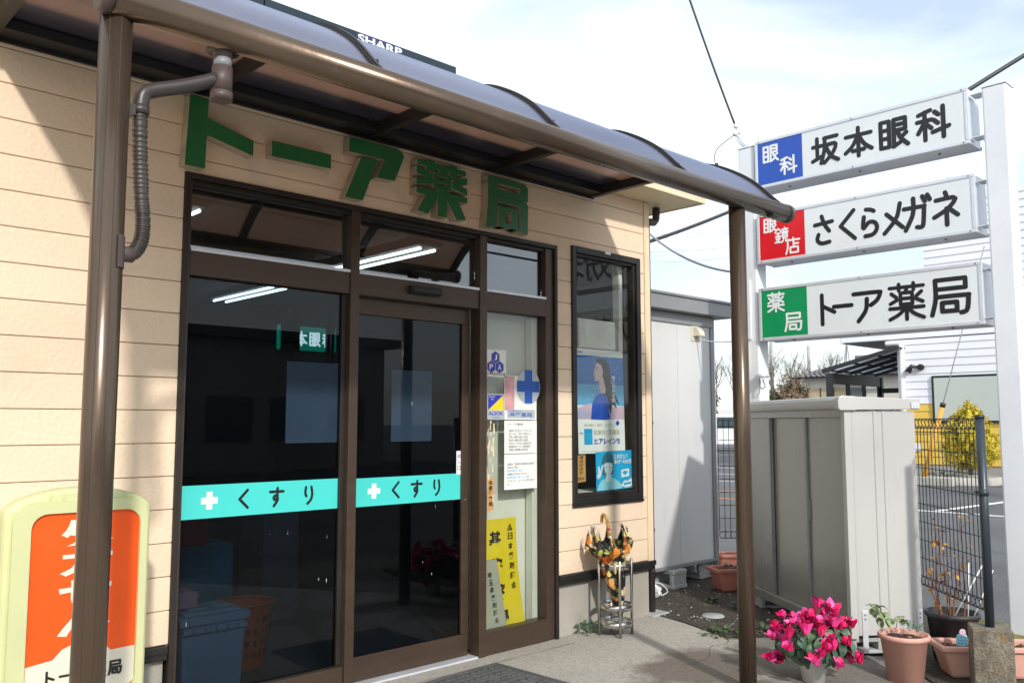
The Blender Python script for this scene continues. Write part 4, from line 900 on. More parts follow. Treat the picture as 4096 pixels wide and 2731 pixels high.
card('notice_card', 'typed notice headed トーア薬局 with telephone numbers, upper of the two white sheets', 3.806, 4.100, 1.222, 1.434, ['paper', 'print_black'],
     notice([('          トーア薬局', 1, .62), ('', 1, 1), ('当薬局にて取り扱ったくすりのことを', 1, 1), ('知りたい方は、下記までご連絡下さい。', 1, .98), ('     TEL 048-556-1402', 1, .85), ('     FAX 048-555-3834', 1, .85), ('（処方せんで、取り扱った医薬品に限る）', 1, 1), ('開局時間以外についての薬局連絡先', 1, .95), ('      090-3088-6934', 1, .82)], 3.846, 4.05, 1.418, 0.0205), cat='notice')
card('notice_card', 'white notice with blue words and torn lower edge, lower of the two white sheets', 3.806, 4.100, 0.994, 1.218, ['paper', 'print_black', 'poster_cyan'],
     notice([('', 1, 1), ('', 1, 1), ('  当薬局は、患者様が後発医薬品を選択す', 1, 1), ('る機会をご提供し、', 1, .45), ('後発医薬品の普及', 2, .55), ('に積極的に取り組んでおります。', 1, .75), ('    後発医薬品に関するご要望', 2, .8), ('ございましたら、スタッフまでお声をお掛け下', 1, 1), ('さい。', 1, .13)], 3.83, 4.08, 1.205, 0.0212), cat='notice')
# strip, yellow poster and grey plate
m_ = MB(); zig = [(3.664, 0.872), (3.714, 0.876), (3.714, 1.070), (3.703, 1.082), (3.693, 1.066), (3.682, 1.080), (3.672, 1.068), (3.664, 1.074)]
m_.prism(zig, fg, 0.0006, 0.0010, 0); vtext(m_, '会基準薬局', 3.671, 3.707, 1.062, 0.895, fg, 1, 0.0014, 0.03); tag(m_.build('paper_strip', ['amber', 'print_black'], loc=(3.69, YG, 0.87)), 'torn brown paper strip reading 基準薬局 beside the right mullion', 'sticker')
fy = plane_xz(4.112)
def bend(u0, v): t = (0.816 - v) / 0.68; return u0 + 0.085 * max(0, t) ** 1.9
m_ = MB(); ny = 10
for k in range(ny):
    va, vb = 0.816 - 0.666 * k / ny, 0.816 - 0.666 * (k + 1) / ny
    m_.add([fy(3.640, vb, 0), fy(bend(3.922, vb), vb, 0), fy(bend(3.922, va), va, 0), fy(3.640, va, 0)], [(0, 1, 2, 3)], 0)
n_ = 6
for i, ch in enumerate('日本薬剤師会'):
    zc = 0.700 - i * 0.062; xc = bend(3.868, zc); text(m_, ch, xc - 0.021, xc + 0.021, zc - 0.022, zc + 0.022, fy, 1, 0.001, 0.03)
for i, ch in enumerate('基準薬局'):
    zc = 0.690 - i * 0.165; xc = bend(3.738, zc); text(m_, ch, xc - 0.052, xc + 0.052, zc - 0.050, zc + 0.050, fy, 1, 0.001, 0.05)
jpa(m_, 0.001, 3.868, 0.752, 0.013, fn=fy, mn=1, ml=0)
tag(m_.build('poster', ['yellow', 'print_black'], loc=(3.8, 4.112, 0.15)), 'curling yellow poster 基準薬局 leaning in the bottom of the clear pane', 'poster')
fp = plane_xz(4.108); m_ = MB()
m_.prism([(3.640, 0.150), (3.838, 0.150), (3.752, 0.565), (3.640, 0.572)], fp, -0.002, 0.0015, 0)
for i, ch in enumerate('埼玉県薬剤師会'):
    zc = 0.475 - i * 0.047; xc = 3.690 + i * 0.0105; text(m_, ch, xc - 0.018, xc + 0.018, zc - 0.018, zc + 0.018, fp, 1, 0.002, 0.025)
tag(m_.build('name_plate', ['plate_grey', 'print_black'], loc=(3.72, 4.108, 0.15)), 'grey plate 埼玉県薬剤師会 leaning against the yellow poster', 'plate')
fw_ = plane_xz(4.0965)
m_ = MB(); rnd = random.Random(3)   # old tape and glue scars on the clear pane edge
for k in range(26):
    z = rnd.uniform(0.9, 1.43); x = 3.662 + rnd.uniform(0, 0.05); quad(m_, x, x + rnd.uniform(0.004, 0.015), z, z + rnd.uniform(0.01, 0.05), 0.0004 + k * 0.00003, 0)
tag(m_.build('tape_residue', ['trim_cream'], loc=(3.68, YG, 0.9)), 'peeling brown tape residue along the left edge of the clear pane', 'tape', kind='stuff')

# ================================================================ TALL WINDOW CONTENTS
Y2 = 4.0905; f2 = plane_xz(Y2 + 0.003)
def blob(pts, n=5): return catmull(pts + [pts[0]], n)[:-1]
def lay(m_, pts, d, m, fn): m_.add([fn(u, v, d) for u, v in pts], [tuple(range(len(pts)))], m)
pp = thing('poster', 'tall blue poster of a long haired woman in a blue top in the side window', 'poster', (4.75, Y2, 1.2))
def pu(u, v): return (4.490 + 0.018 * (1 - v) + u * 0.508, 1.205 + v * 0.738)     # poster space 0..1
def P(pts): return [pu(*p) for p in pts]
m_ = MB(); e_ = 0.0004
lay(m_, P([(0, 0), (1, 0), (1, 1), (0, 1)]), 0, 0, f2)
lay(m_, P([(0, .66), (1, .66), (1, .935), (0, .935)]), e_, 1, f2); lay(m_, P([(0, .46), (1, .46), (1, .66), (0, .66)]), e_, 2, f2); lay(m_, P([(0, .325), (1, .325), (1, .46), (.6, .44), (.25, .475), (0, .43)]), e_ * 1.5, 3, f2)
rnd = random.Random(2)
for k in range(22):
    a, b = rnd.random() * 0.97, rnd.uniform(.5, .92); lay(m_, P([(a, b), (a + .012, b), (a + .012, b + .008), (a, b + .008)]), e_ * 2, 0, f2)
for k in range(9): a = 0.01 + k * 0.028; lay(m_, P([(a, .328), (a + .008, .328), (a + .012, .40 + .02 * (k % 3)), (a + .002, .40)]), e_ * 2.2, 2, f2)
hair = [(.40, .88), (.44, .908), (.52, .915), (.62, .90), (.68, .85), (.72, .74), (.76, .62), (.86, .52), (.88, .47), (.80, .50), (.83, .43), (.74, .48), (.70, .37), (.66, .45), (.60, .55), (.55, .62), (.50, .80)]
lay(m_, P(blob(hair, 3)), e_ * 3, 5, f2)
face = [(.42, .875), (.385, .84), (.375, .815), (.362, .79), (.345, .765), (.362, .752), (.355, .738), (.368, .725), (.365, .705), (.40, .692), (.47, .70), (.53, .735), (.55, .79), (.52, .85)]
lay(m_, P(face), e_ * 4, 4, f2); lay(m_, P([(.45, .71), (.55, .735), (.60, .62), (.58, .56), (.50, .56), (.47, .62)]), e_ * 3.6, 4, f2)
lay(m_, P(blob([(.27, .325), (.30, .46), (.36, .53), (.46, .57), (.58, .575), (.66, .50), (.66, .40), (.66, .325)], 3)), e_ * 4.5, 6, f2)
lay(m_, P(blob([(.44, .88), (.54, .885), (.60, .80), (.58, .70), (.64, .62), (.70, .64), (.70, .80), (.62, .90), (.52, .912)], 3)), e_ * 5, 5, f2)
lay(m_, P([(.40, .805), (.435, .800), (.438, .808), (.405, .814)]), e_ * 5, 5, f2); lay(m_, P([(.395, .828), (.44, .825), (.44, .831), (.398, .835)]), e_ * 5, 5, f2); lay(m_, P([(.358, .738), (.392, .732), (.388, .742), (.362, .746)]), e_ * 5, 7, f2)
pb = m_.build('print', ['paper', 'poster_sky', 'poster_sky_low', 'poster_horizon', 'poster_skin', 'poster_hair', 'poster_dress', 'sign_red'], pp)
m_ = MB(); d_ = e_ * 6
def T(body, u0, u1, v0, v1, m, bold=0.0):
    a = pu(u0, v0); b = pu(u1, v1); text(m_, body, a[0], b[0], a[1], b[1], f2, m, d_, bold)
a = pu(.735, .755); b = pu(.80, .49); vtext(m_, '瞳に元気を。', a[0], b[0], a[1], b[1], f2, 0, d_, 0.01)
T('Santen', .02, .12, .955, .98, 1, 0.03); T('目の疲れ、乾き、かすみに。', .13, .80, .255, .285, 2); T('医療用と同濃度', .32, .88, .175, .225, 2); T("ヒアレイン'S", .33, .88, .085, .145, 1, 0.035)
lay(m_, P([(.12, .085), (.29, .085), (.29, .235), (.12, .235)]), d_, 4, f2); T('New', .03, .10, .185, .205, 1); T('ヒアレインS', .14, .28, .195, .22, 0); lay(m_, P(blob([(.80, .29), (.84, .315), (.88, .29), (.84, .262)])), d_, 1, f2)
T('使用上の注意をよく読んでお使いください', .05, .95, .015, .026, 2)
m_.build('lettering', ['print_white', 'navy', 'plate_grey', 'print_black', 'poster_cyan'], pp)
p2 = thing('poster', 'small cyan poster of a bob haired woman, bottom of the side window', 'poster', (4.88, Y2, 0.92))
def pu2(u, v): return (4.684 + u * 0.408 + 0.006 * (1 - v), 0.937 + v * 0.276 + u * 0.008)
def P2(pts): return [pu2(*p) for p in pts]
m_ = MB(); f3 = plane_xz(Y2 + 0.001)
lay(m_, P2([(0, 0), (1, 0), (1, 1), (0, 1)]), 0, 0, f3)
lay(m_, P2(blob([(.02, .02), (.10, .22), (.22, .30), (.42, .32), (.60, .20), (.68, .02)], 3)), e_, 1, f3); lay(m_, P2([(.27, .22), (.40, .22), (.42, .40), (.25, .40)]), e_ * 2, 2, f3)
lay(m_, P2(blob([(.14, .52), (.16, .80), (.26, .95), (.38, .96), (.47, .82), (.47, .52), (.40, .36), (.22, .36)], 3)), e_ * 1.5, 3, f3)
lay(m_, P2(blob([(.21, .66), (.24, .70), (.33, .71), (.43, .68), (.43, .52), (.34, .36), (.24, .48)], 3)), e_ * 3, 2, f3)
for u in (.27, .38): lay(m_, P2([(u - .022, .585), (u + .022, .585), (u + .022, .605), (u - .022, .605)]), e_ * 4, 3, f3)
lay(m_, P2([(.29, .455), (.36, .462), (.37, .475), (.28, .470)]), e_ * 4, 4, f3)
lay(m_, P2([(.05, .30), (.12, .36), (.20, .66), (.16, .67), (.11, .50), (.09, .64), (.05, .63), (.05, .46), (.01, .38)]), e_ * 4, 2, f3)
for q, (u0, u1, v0, v1) in (('止めたい！', (.47, .86, .80, .92)), ('鼻みず・なみだ目', (.49, .96, .66, .77))): a = pu2(u0, v0); b = pu2(u1, v1); text(m_, q, a[0], b[0], a[1], b[1], f3, 4, e_ * 4, 0.025)
lay(m_, P2([(.68, .30), (.90, .32), (.90, .52), (.68, .50)]), e_ * 2, 4, f3); lay(m_, P2(blob([(.70, .43), (.78, .47), (.86, .43), (.78, .36)])), e_ * 3, 0, f3)
lay(m_, P2(blob([(.66, .10), (.72, .16), (.76, .21), (.86, .20), (.97, .26), (.99, .08), (.80, .03)], 3)), e_ * 2, 4, f3); lay(m_, P2([(.74, .09), (.94, .11), (.94, .17), (.74, .15)]), e_ * 3, 0, f3)
m_.build('print', ['poster_cyan', 'poster_shirt', 'poster_skin_pale', 'poster_teal_hair', 'paper'], p2)
tag(B(4.56, 4.975, 4.135, 4.215, 1.95, 2.165).build('light_box', 'board_cream', loc=(4.77, 4.17, 1.95), bevel=0.012), 'blank cream box sign standing inside the side window above the blue poster', 'sign')
m_ = MB(); m_.prism([(4.505, 1.005), (4.600, 1.012), (4.598, 1.20), (4.505, 1.20)], plane_xz(4.112), 0, 0.001, 0); vtext(m_, '湯ぽかぽか', 4.535, 4.575, 1.19, 1.06, plane_xz(4.112), 1, 0.0015); text(m_, '国産原料', 4.52, 4.585, 1.02, 1.045, plane_xz(4.112), 1, 0.0015)
tag(m_.build('poster', ['amber', 'print_black'], loc=(4.55, 4.11, 1.0)), 'narrow ochre leaflet in the lower left of the side window', 'leaflet')
m_ = MB(); m_.tube([(4.495, 4.16, 0.94), (4.495, 4.16, 1.25)], 0.005, 8); m_.lathe([(0.0, 0.0), (0.05, 0.0), (0.05, 0.006), (0.0, 0.008)], (4.495, 4.16, 0.935), 20)
tag(m_.build('display_stand', 'print_white', loc=(4.495, 4.16, 0.935)), 'thin white wire stand in the lower left corner of the side window', 'stand')
sheetobj('leaflet', 4.99, 5.045, 1.26, 1.50, 4.13, 'paper', 'pale leaflet peeking out beside the blue poster', 'leaflet')
B(4.44, 5.1, 4.141, 4.36, 0.90, 0.934).build('window_ledge', 'board_cream', bld)
B(4.44, 4.52, 4.30, 4.34, 1.9, 2.3).build('blind_stack', 'print_white', bld)
B(5.02, 5.06, 4.142, 4.20, 0.934, 2.6).build('inner_post', 'board_cream', bld)

# ================================================================ DOORMAT
mt = thing('doormat', 'dark rubber doormat with cobble relief on the concrete before the entrance', 'mat', (3.12, 3.52, 0.008), R(2))
MB().box(-0.42, 0.42, -0.33, 0.33, 0.0, 0.010).build('base', 'rubber_joint', mt, bevel=0.003)
m_ = MB()
for b in ((-0.425, 0.425, -0.335, -0.312), (-0.425, 0.425, 0.312, 0.335), (-0.425, -0.402, -0.3118, 0.3118), (0.402, 0.425, -0.3118, 0.3118)): m_.box(*b, 0.0, 0.0165)
m_.build('border', 'rubber_mat', mt, bevel=0.003)
m_ = MB(); rnd = random.Random(4); nx, ny = 17, 13
gp = {(i, j): (-0.398 + 0.796 * i / nx + (rnd.uniform(-0.013, 0.013) if 0 < i < nx else 0) + (0.010 if j % 2 else -0.010) * (0 < i < nx), -0.308 + 0.616 * j / ny + (rnd.uniform(-0.012, 0.012) if 0 < j < ny else 0)) for i in range(nx + 1) for j in range(ny + 1)}
for i in range(nx):
    for j in range(ny):
        q = [gp[i, j], gp[i + 1, j], gp[i + 1, j + 1], gp[i, j + 1]]; c_ = (sum(p[0] for p in q) / 4, sum(p[1] for p in q) / 4)
        lo = [lerp(c_, p, 0.90) for p in q]; hi = [lerp(c_, p, 0.74) for p in q]
        m_.add([(*p, 0.010) for p in lo] + [(*p, 0.0155) for p in hi], [(4, 5, 6, 7)] + [(k, (k + 1) % 4, 4 + (k + 1) % 4, 4 + k) for k in range(4)])
tag(m_.build('cobble_relief', 'rubber_mat', mt), kind='stuff')

# ================================================================ UMBRELLA STAND + UMBRELLA
UX, UY = 4.615, 3.865
us = thing('umbrella_stand', 'stainless steel umbrella stand with three rings beside the corner wall', 'umbrella stand', (UX, UY, 0.008))
LEGA = [R(235), R(325), R(55), R(145)]
for a in LEGA:
    m_ = MB(); x, y = UX + 0.112 * math.cos(a), UY + 0.112 * math.sin(a); m_.tube([(x, y, 0.008), (x, y, 0.503), (x, y, 0.508)], [0.0095, 0.0095, 0.006], 16); m_.build('leg', 'steel', us)
for z0, z1, nm in ((0.445, 0.490, 'top_ring'), (0.175, 0.215, 'middle_ring'), (0.065, 0.105, 'bottom_ring')):
    m_ = MB(); m_.lathe([(0.108, z0), (0.108, z1), (0.1045, z1), (0.1045, z0)], (UX, UY, 0), 48, closed=True); m_.build(nm, 'steel', us)
m_ = MB(); m_.lathe([(0.0, 0.072), (0.103, 0.070), (0.104, 0.080)], (UX, UY, 0), 36); m_.build('drip_tray', 'steel', us)
um = thing('umbrella', 'half furled black floral umbrella standing in the steel stand', 'umbrella', (4.645, 3.85, 0.075))
UB = Vector((4.660, 3.855, 0.085)); UT = Vector((4.52, 3.845, 0.735)); ax = (UT - UB).normalized()
e1 = ax.orthogonal().normalized(); e2 = ax.cross(e1); nseg = 96; nr = 16; ribs = 8
m_ = MB(); vs = []; rnd = random.Random(6); ro = [rnd.uniform(0.80, 1.15) for _ in range(ribs + 1)]; ro[ribs] = ro[0]
for i in range(nr + 1):
    t = i / nr
    for j in range(nseg):
        a = 2 * math.pi * j / nseg; ph = (j / nseg * ribs) % 1.0; kf = int(j / nseg * ribs)
        base = lerp((0.012,), (0.096,), (t / 0.66) ** 0.85)[0] if t < 0.66 else (0.096 + 0.070 * math.sin(math.pi / 2 * min(1, (t - 0.66) / 0.16)) if t < 0.82 else 0.166 - 0.034 * ((t - 0.82) / 0.18))
        fold = 1.0 - (0.40 if t < 0.7 else 0.22) * math.sin(math.pi * ph) ** 0.8 * min(1, t * 1.6) * 0.75
        wav = 1 + 0.08 * math.sin(3 * a + 4 * t) * t
        r_ = base * fold * wav * (0.75 + 0.25 * lerp((ro[kf],), (ro[kf + 1],), ph)[0])
        if t < 0.72: r_ = min(r_, 0.098)
        hgt = 0.62 * t - 0.16 * max(0, t - 0.80) / 0.2 * math.sin(math.pi * ph) ** 0.7
        tw = a + 0.5 * t * math.sin(math.pi * ph) * 0.5
        p = UB + ax * (0.03 + hgt) + (e1 * math.cos(tw) + e2 * math.sin(tw)) * r_
        vs.append(p)
fs = [(i * nseg + j, i * nseg + (j + 1) % nseg, (i + 1) * nseg + (j + 1) % nseg, (i + 1) * nseg + j) for i in range(nr) for j in range(nseg)]
m_.add(vs, fs, 0, True); m_.build('canopy_cloth', 'floral_cloth', um)
m_ = MB(); m_.tube([UB - ax * 0.03, UB + ax * 0.60], 0.0055, 8); m_.build('shaft', 'black_metal', um)
m_ = MB(); m_.tube([UB - ax * 0.055, UB + ax * 0.03], [0.004, 0.008], 8); m_.build('ferrule', 'umb_metal', um)
for k in range(ribs):
    a = 2 * math.pi * k / ribs; dr_ = e1 * math.cos(a) + e2 * math.sin(a); b0 = UB + ax * 0.645 + dr_ * 0.120 * (0.75 + 0.25 * ro[k])
    m_ = MB(); m_.tube([b0 - ax * 0.02, b0 + ax * 0.022], [0.0035, 0.002], 6); m_.build('rib_tip', 'umb_metal', um)
hb = UB + ax * 0.585
hk = [hb, hb + ax * 0.05, hb + ax * 0.10, hb + ax * 0.135 + Vector((0.003, 0.008, 0)), hb + ax * 0.152 + Vector((0.010, 0.030, 0)), hb + ax * 0.142 + Vector((0.014, 0.052, -0.004)), hb + ax * 0.11 + Vector((0.012, 0.060, -0.01))]
m_ = MB(); m_.tube(catmull([tuple(p) for p in hk], 5), 0.0115, 12); m_.build('handle', 'handle_amber', um)
m_ = MB(); m_.tube([hb + ax * 0.052, hb + ax * 0.075], 0.0122, 12); m_.build('handle_band', 'handle_red', um); m_ = MB(); m_.tube([hb - ax * 0.012, hb + ax * 0.012], 0.0125, 12); m_.build('ferrule_ring', 'umb_metal', um)

# succulent at the wall foot
def leafmesh(nm, mat, ln=1.0, wd=0.6, cup=0.15, heart=False, n=4):
    m_ = MB(); vs = []; fs = []
    for i in range(n + 1):
        t = i / n
        wv_ = wd * (math.sin(math.pi * min(1, t * 0.92 + 0.06)) ** 0.7) * (1.2 - 0.55 * t if heart else 1)
        y = ln * t; back = -0.12 * ln if (heart and i == 0) else 0
        z = cup * ln * (math.sin(math.pi * t) * 0.6 - t * t * 0.9)
        vs += [(-wv_ / 2, y + back, z + cup * wv_ * 0.5), (0, y, z), (wv_ / 2, y + back, z + cup * wv_ * 0.5)]
    for i in range(n): fs += [(3 * i, 3 * i + 1, 3 * i + 4, 3 * i + 3), (3 * i + 1, 3 * i + 2, 3 * i + 5, 3 * i + 4)]
    m_.add(vs, fs, 0, True); me = bpy.data.meshes.new(nm); me.from_pydata(m_.v, [], m_.f); me.materials.append(M[mat]); me.polygons.foreach_set('use_smooth', m_.sm); return me
def tuft(nm, lab, c, n, size, mat, spread=0.06, rise=0.03, cat='plant', part='leaf', seed=1, aspect=0.6):
    t = thing(nm, lab, cat, c); rnd = random.Random(seed); me = leafmesh(part, mat, size, size * aspect)
    for k in range(n):
        a = rnd.uniform(0, 6.28); r_ = spread * math.sqrt(rnd.random())
        inst(me, part, t, (r_ * math.cos(a), r_ * math.sin(a), rise * rnd.random()), (rnd.uniform(-0.2, 0.9), rnd.uniform(-0.4, 0.4), a - math.pi / 2), rnd.uniform(0.6, 1.2))
    return t
tuft('succulent', 'small grey green succulent at the wall foot left of the umbrella stand', (4.505, 4.03, 0.008), 46, 0.042, 'leaf_sedum', 0.065, 0.06, seed=3, aspect=0.55)
tuft('weed', 'leafy green weed growing at the pavement edge behind the right canopy post', (5.13, 3.34, 0.010), 34, 0.045, 'leaf_green', 0.13, 0.03, seed=8)
tuft('weed', 'spreading weed patch between the canopy post and the pink cyclamen', (5.34, 3.18, 0.014), 44, 0.045, 'leaf_green', 0.17, 0.03, seed=9)
tuft('weed', 'tiny weed on the soil in front of the shed blocks', (5.98, 4.02, 0.012), 16, 0.045, 'leaf_green', 0.05, 0.02, seed=10)
tuft('weed', 'low weed on bare soil near the round drain cover', (5.90, 3.72, 0.012), 18, 0.045, 'leaf_green', 0.06, 0.02, seed=11)
m_ = MB(); m_.lathe([(0.0, 0.022), (0.075, 0.022), (0.082, 0.016), (0.082, 0.010)], (5.545, 3.72, 0), 28); tag(m_.build('drain_cover', 'concrete_block', loc=(5.545, 3.72, 0.01)), 'small round grey drain cover set in the soil', 'drain cover')

# ================================================================ GREY SHED
shd = thing('storage_shed', 'pale grey storage shed with dark grey trim standing on concrete blocks', 'shed', (6.3, 5.4, 0.17))
B(5.45, 6.868, 4.585, 6.6, 0.20, 2.30).build('wall', 'shed_wall', shd)
for x in (5.86, 6.36): B(x, x + 0.003, 4.5835, 4.5848, 0.205, 2.29).build('panel_seam', 'sticker_grey', shd)
B(5.45, 6.93, 4.575, 6.6, 0.168, 0.199).build('base_rail', 'shed_trim', shd, bevel=0.004); B(6.8685, 6.925, 4.572, 6.6, 0.199, 2.30).build('corner_post', 'shed_trim', shd, bevel=0.004)
m_ = MB(); m_.tube([(6.965, 4.63, 0.02), (6.965, 4.63, 2.30)], 0.031, 16); m_.build('downpipe', 'alu', shd)
B(5.45, 6.93, 4.570, 6.6, 2.301, 2.395).build('top_rail', 'shed_trim', shd, bevel=0.004)
rf = MB(); rf.box(5.42, 7.10, 4.47, 6.7, 2.397, 2.520); rf.box(5.40, 7.115, 4.455, 6.7, 2.5203, 2.545); rf.build('roof_fascia', 'shed_trim', shd, bevel=0.005)
hd = MB(); vs = []
for k in range(7):
    a = R(90 * k / 6); vs.append((4.582 - 0.075 * math.sin(a), 2.205 + 0.085 * math.cos(a)))
hd.prism([(y, z) for y, z in vs] + [(4.582, 2.205)], lambda u, v, d: (6.60 + d, u, v), 0, 0.085); hd.box(6.575, 6.70, 4.5775, 4.5845, 2.16, 2.30); hd.build('vent_hood', 'ivory_box', shd, bevel=0.003)
def cblock(lab, c, rz, grp='concrete blocks under the shed'):
    t = thing('concrete_block', lab, 'block', c, rz, grp); m_ = MB()
    m_.box(-0.195, 0.195, -0.05, -0.022, 0, 0.16); m_.box(-0.195, 0.195, 0.022, 0.05, 0, 0.16)
    for x in (-0.18, -0.06, 0.06, 0.18): m_.box(x - 0.015, x + 0.015, -0.0218, 0.0218, 0, 0.16)
    m_.build('body', 'concrete_block', t, bevel=0.004)
def cblock2(lab, c, rz, grp):
    t = thing('concrete_block', lab, 'block', c, rz, grp); m_ = MB()
    out = [(-0.195, 0.0), (0.195, 0.0), (0.195, 0.155), (-0.195, 0.155)]
    m_.box(-0.20, 0.20, -0.10, 0.10, 0.122, 0.156); m_.box(-0.20, 0.20, -0.10, 0.10, 0.0, 0.034)
    for x in (-0.19, -0.005, 0.17): m_.box(x, x + 0.035, -0.10, 0.10, 0.0342, 0.1218)
    m_.build('body', 'concrete_block', t, bevel=0.006)
cblock2('hollow concrete block under the left of the grey shed beside the corner downpipe', (6.26, 4.72, 0.010), R(90), 'concrete blocks under the shed')
cblock2('hollow concrete block under the right corner of the grey shed', (6.86, 4.86, 0.010), R(90), 'concrete blocks under the shed')
bg_ = thing('plastic_bag', 'white knotted plastic bag on the ground behind the corner downpipe', 'bag', (5.72, 4.42, 0.012))
m_ = MB(); leafn = 14
for i in range(8):
    for j in range(leafn):
        def bp(i, j):
            t = i / 8; a = 2 * math.pi * j / leafn; r_ = 0.075 * math.sin(math.pi * (0.12 + 0.80 * t)) * (1 + 0.38 * math.sin(5 * a + t * 6) * (0.4 + t)); return (5.72 + r_ * math.cos(a), 4.42 + r_ * math.sin(a), 0.012 + 0.12 * t)
        m_.add([bp(i, j), bp(i, j + 1), bp(i + 1, j + 1), bp(i + 1, j)], [(0, 1, 2, 3)], 0, False)
m_.build('body', 'plastic_bag', bg_)
m_ = MB(); m_.tube(catmull([(5.72, 4.42, 0.12), (5.77, 4.40, 0.135), (5.82, 4.38, 0.115), (5.86, 4.36, 0.06), (5.80, 4.38, 0.03)], 5), 0.004, 6); m_.build('handle', 'plastic_bag', bg_)
m_ = MB(); m_.lathe([(0, 0.012), (0.03, 0.012), (0.03, 0.16), (0.012, 0.21), (0.012, 0.24), (0.0, 0.24)], (5.80, 4.55, 0), 14); m_.lathe([(0.015, 0.225), (0.015, 0.255), (0, 0.255)], (5.80, 4.55, 0), 14, 1)
tag(m_.build('bottle', ['bottle_green', 'board_cream'], loc=(5.80, 4.55, 0.012)), 'green bottle with pale cap half hidden behind the corner downpipe', 'bottle')

# ================================================================ GREY CABINET
CA = R(54.4)
cb = thing('storage_cabinet', 'low grey steel storage cabinet with sliding doors beside the sign tower', 'cabinet', (5.269, 2.535, 0.10), CA)
# local: x along the long door side, -y is the end... long side faces +y, depth goes to -y
LN, DP, HT = 1.62, 0.47, 1.44
MB().box(0.012, LN, -DP + 0.002, -0.045, 0.03, HT - 0.05).build('carcass', 'cabinet', cb)
MB().box(0.0, 0.045, -0.0448, 0.004, 0.0, HT - 0.03).build('corner_post', 'cabinet', cb, bevel=0.004)
MB().box(LN - 0.045, LN, -0.0448, 0.004, 0.0, HT - 0.03).build('corner_post', 'cabinet', cb, bevel=0.004)
MB().box(0.0455, LN - 0.0455, -0.04, 0.012, -0.002, 0.060).build('base_rail', 'cabinet_door', cb, bevel=0.004)
MB().box(0.0455, LN - 0.0455, -0.035, 0.002, HT - 0.085, HT - 0.030).build('top_rail', 'cabinet_door', cb, bevel=0.003)
for x0, x1, y in ((0.046, 0.56, -0.016), (0.555, 1.115, -0.032), (1.11, LN - 0.046, -0.016)):
    d_ = MB().box(x0, x1, y - 0.010, y, 0.0605, HT - 0.0855).build('sliding_door', 'cabinet_door', cb, bevel=0.003)
    MB().box(x0 + (0.485 if x0 < 0.1 else 0.0), x0 + (0.512 if x0 < 0.1 else 0.024), y + 0.0003, y + 0.014, 0.062, HT - 0.087).build('handle_strip', 'shed_trim', d_, bevel=0.002)
ep = MB(); zz0, zz1 = 0.02, HT - 0.045
for (a, b, dx) in ((-0.045, -0.17, 0.0), (-0.17, -0.185, 0.006), (-0.185, -0.245, 0.006), (-0.245, -0.26, 0.006), (-0.26, -DP, 0.0)):
    pass
prof = [(-0.046, 0.004), (-0.058, 0.0), (-0.185, 0.0), (-0.190, -0.006), (-0.205, -0.006), (-0.210, 0.0), (-0.245, 0.0), (-0.250, -0.006), (-0.262, -0.006), (-0.267, 0.0), (-DP, 0.0)]
vs = []
for y, x in prof: vs += [(x, y, zz0), (x, y, zz1)]
ep.add(vs, [(2 * k, 2 * k + 1, 2 * k + 3, 2 * k + 2) for k in range(len(prof) - 1)]); ep.build('end_panel', 'cabinet', cb)
m_ = MB(); rp_ = [(0.035, HT - 0.032), (0.045, HT - 0.020), (0.050, HT - 0.002), (0.048, HT + 0.022), (0.036, HT + 0.040), (0.015, HT + 0.047), (-DP - 0.03, HT + 0.030), (-DP - 0.03, HT - 0.035), (0.0, HT - 0.04)]
m_.prism(rp_, lambda u, v, d: (-0.022 + d, u, v), LN + 0.044, 0.0); m_.build('roof', 'cabinet', cb, bevel=0.003)
m_ = MB(); m_.prism([(0.052, HT - 0.03), (0.054, HT + 0.015), (0.045, HT + 0.040), (0.02, HT + 0.050), (-0.07, HT + 0.046), (-0.07, HT - 0.043), (0.04, HT - 0.043)], lambda u, v, d: (-0.0235 + d, u, v), 0.05, 0.0); m_.build('roof_end_cap', 'cabinet', cb, bevel=0.006)
MB().box(0.515, 0.535, -0.0157, -0.006, 0.66, 0.80).build('door_pull', 'shed_trim', cb, bevel=0.003)
MB().box(-0.030, -0.0225, -DP - 0.02, -DP + 0.035, HT - 0.03, HT + 0.01).build('roof_clip', 'alu', cb)
for y in (-0.085, -DP + 0.02):
    m_ = MB().box(-0.006, -0.0015, y - 0.018, y + 0.018, -0.085, 0.17); m_.build('anchor_plate', 'alu', cb, bevel=0.002)
    for z in (0.12, 0.145): MB().tube([(-0.006, y, z), (-0.010, y, z)], 0.006, 10).build('bolt', 'shed_trim', cb)
for k, (x, y) in enumerate(((0.12, -0.2), (0.55, -0.14), (1.45, -0.2))):
    t = Matrix.Rotation(CA, 3, 'Z') @ Vector((x, y, 0)) + Vector((5.269, 2.535, 0))
    lab = ['hollow concrete block under the near end of the cabinet', 'concrete block under the middle of the cabinet behind the cyclamen', 'concrete block under the far end of the cabinet'][k]
    tt = thing('concrete_block', lab, 'block', (t.x, t.y, 0.004), CA, 'blocks under the cabinet'); m_ = MB()
    m_.box(-0.09, 0.09, -0.19, 0.19, 0.068, 0.092); m_.box(-0.09, 0.09, -0.19, 0.19, 0.0, 0.022)
    for yy in (-0.19, -0.02, 0.155): m_.box(-0.09, 0.09, yy, yy + 0.035, 0.0222, 0.0678)
    m_.build('body', 'concrete_block', tt, bevel=0.004)

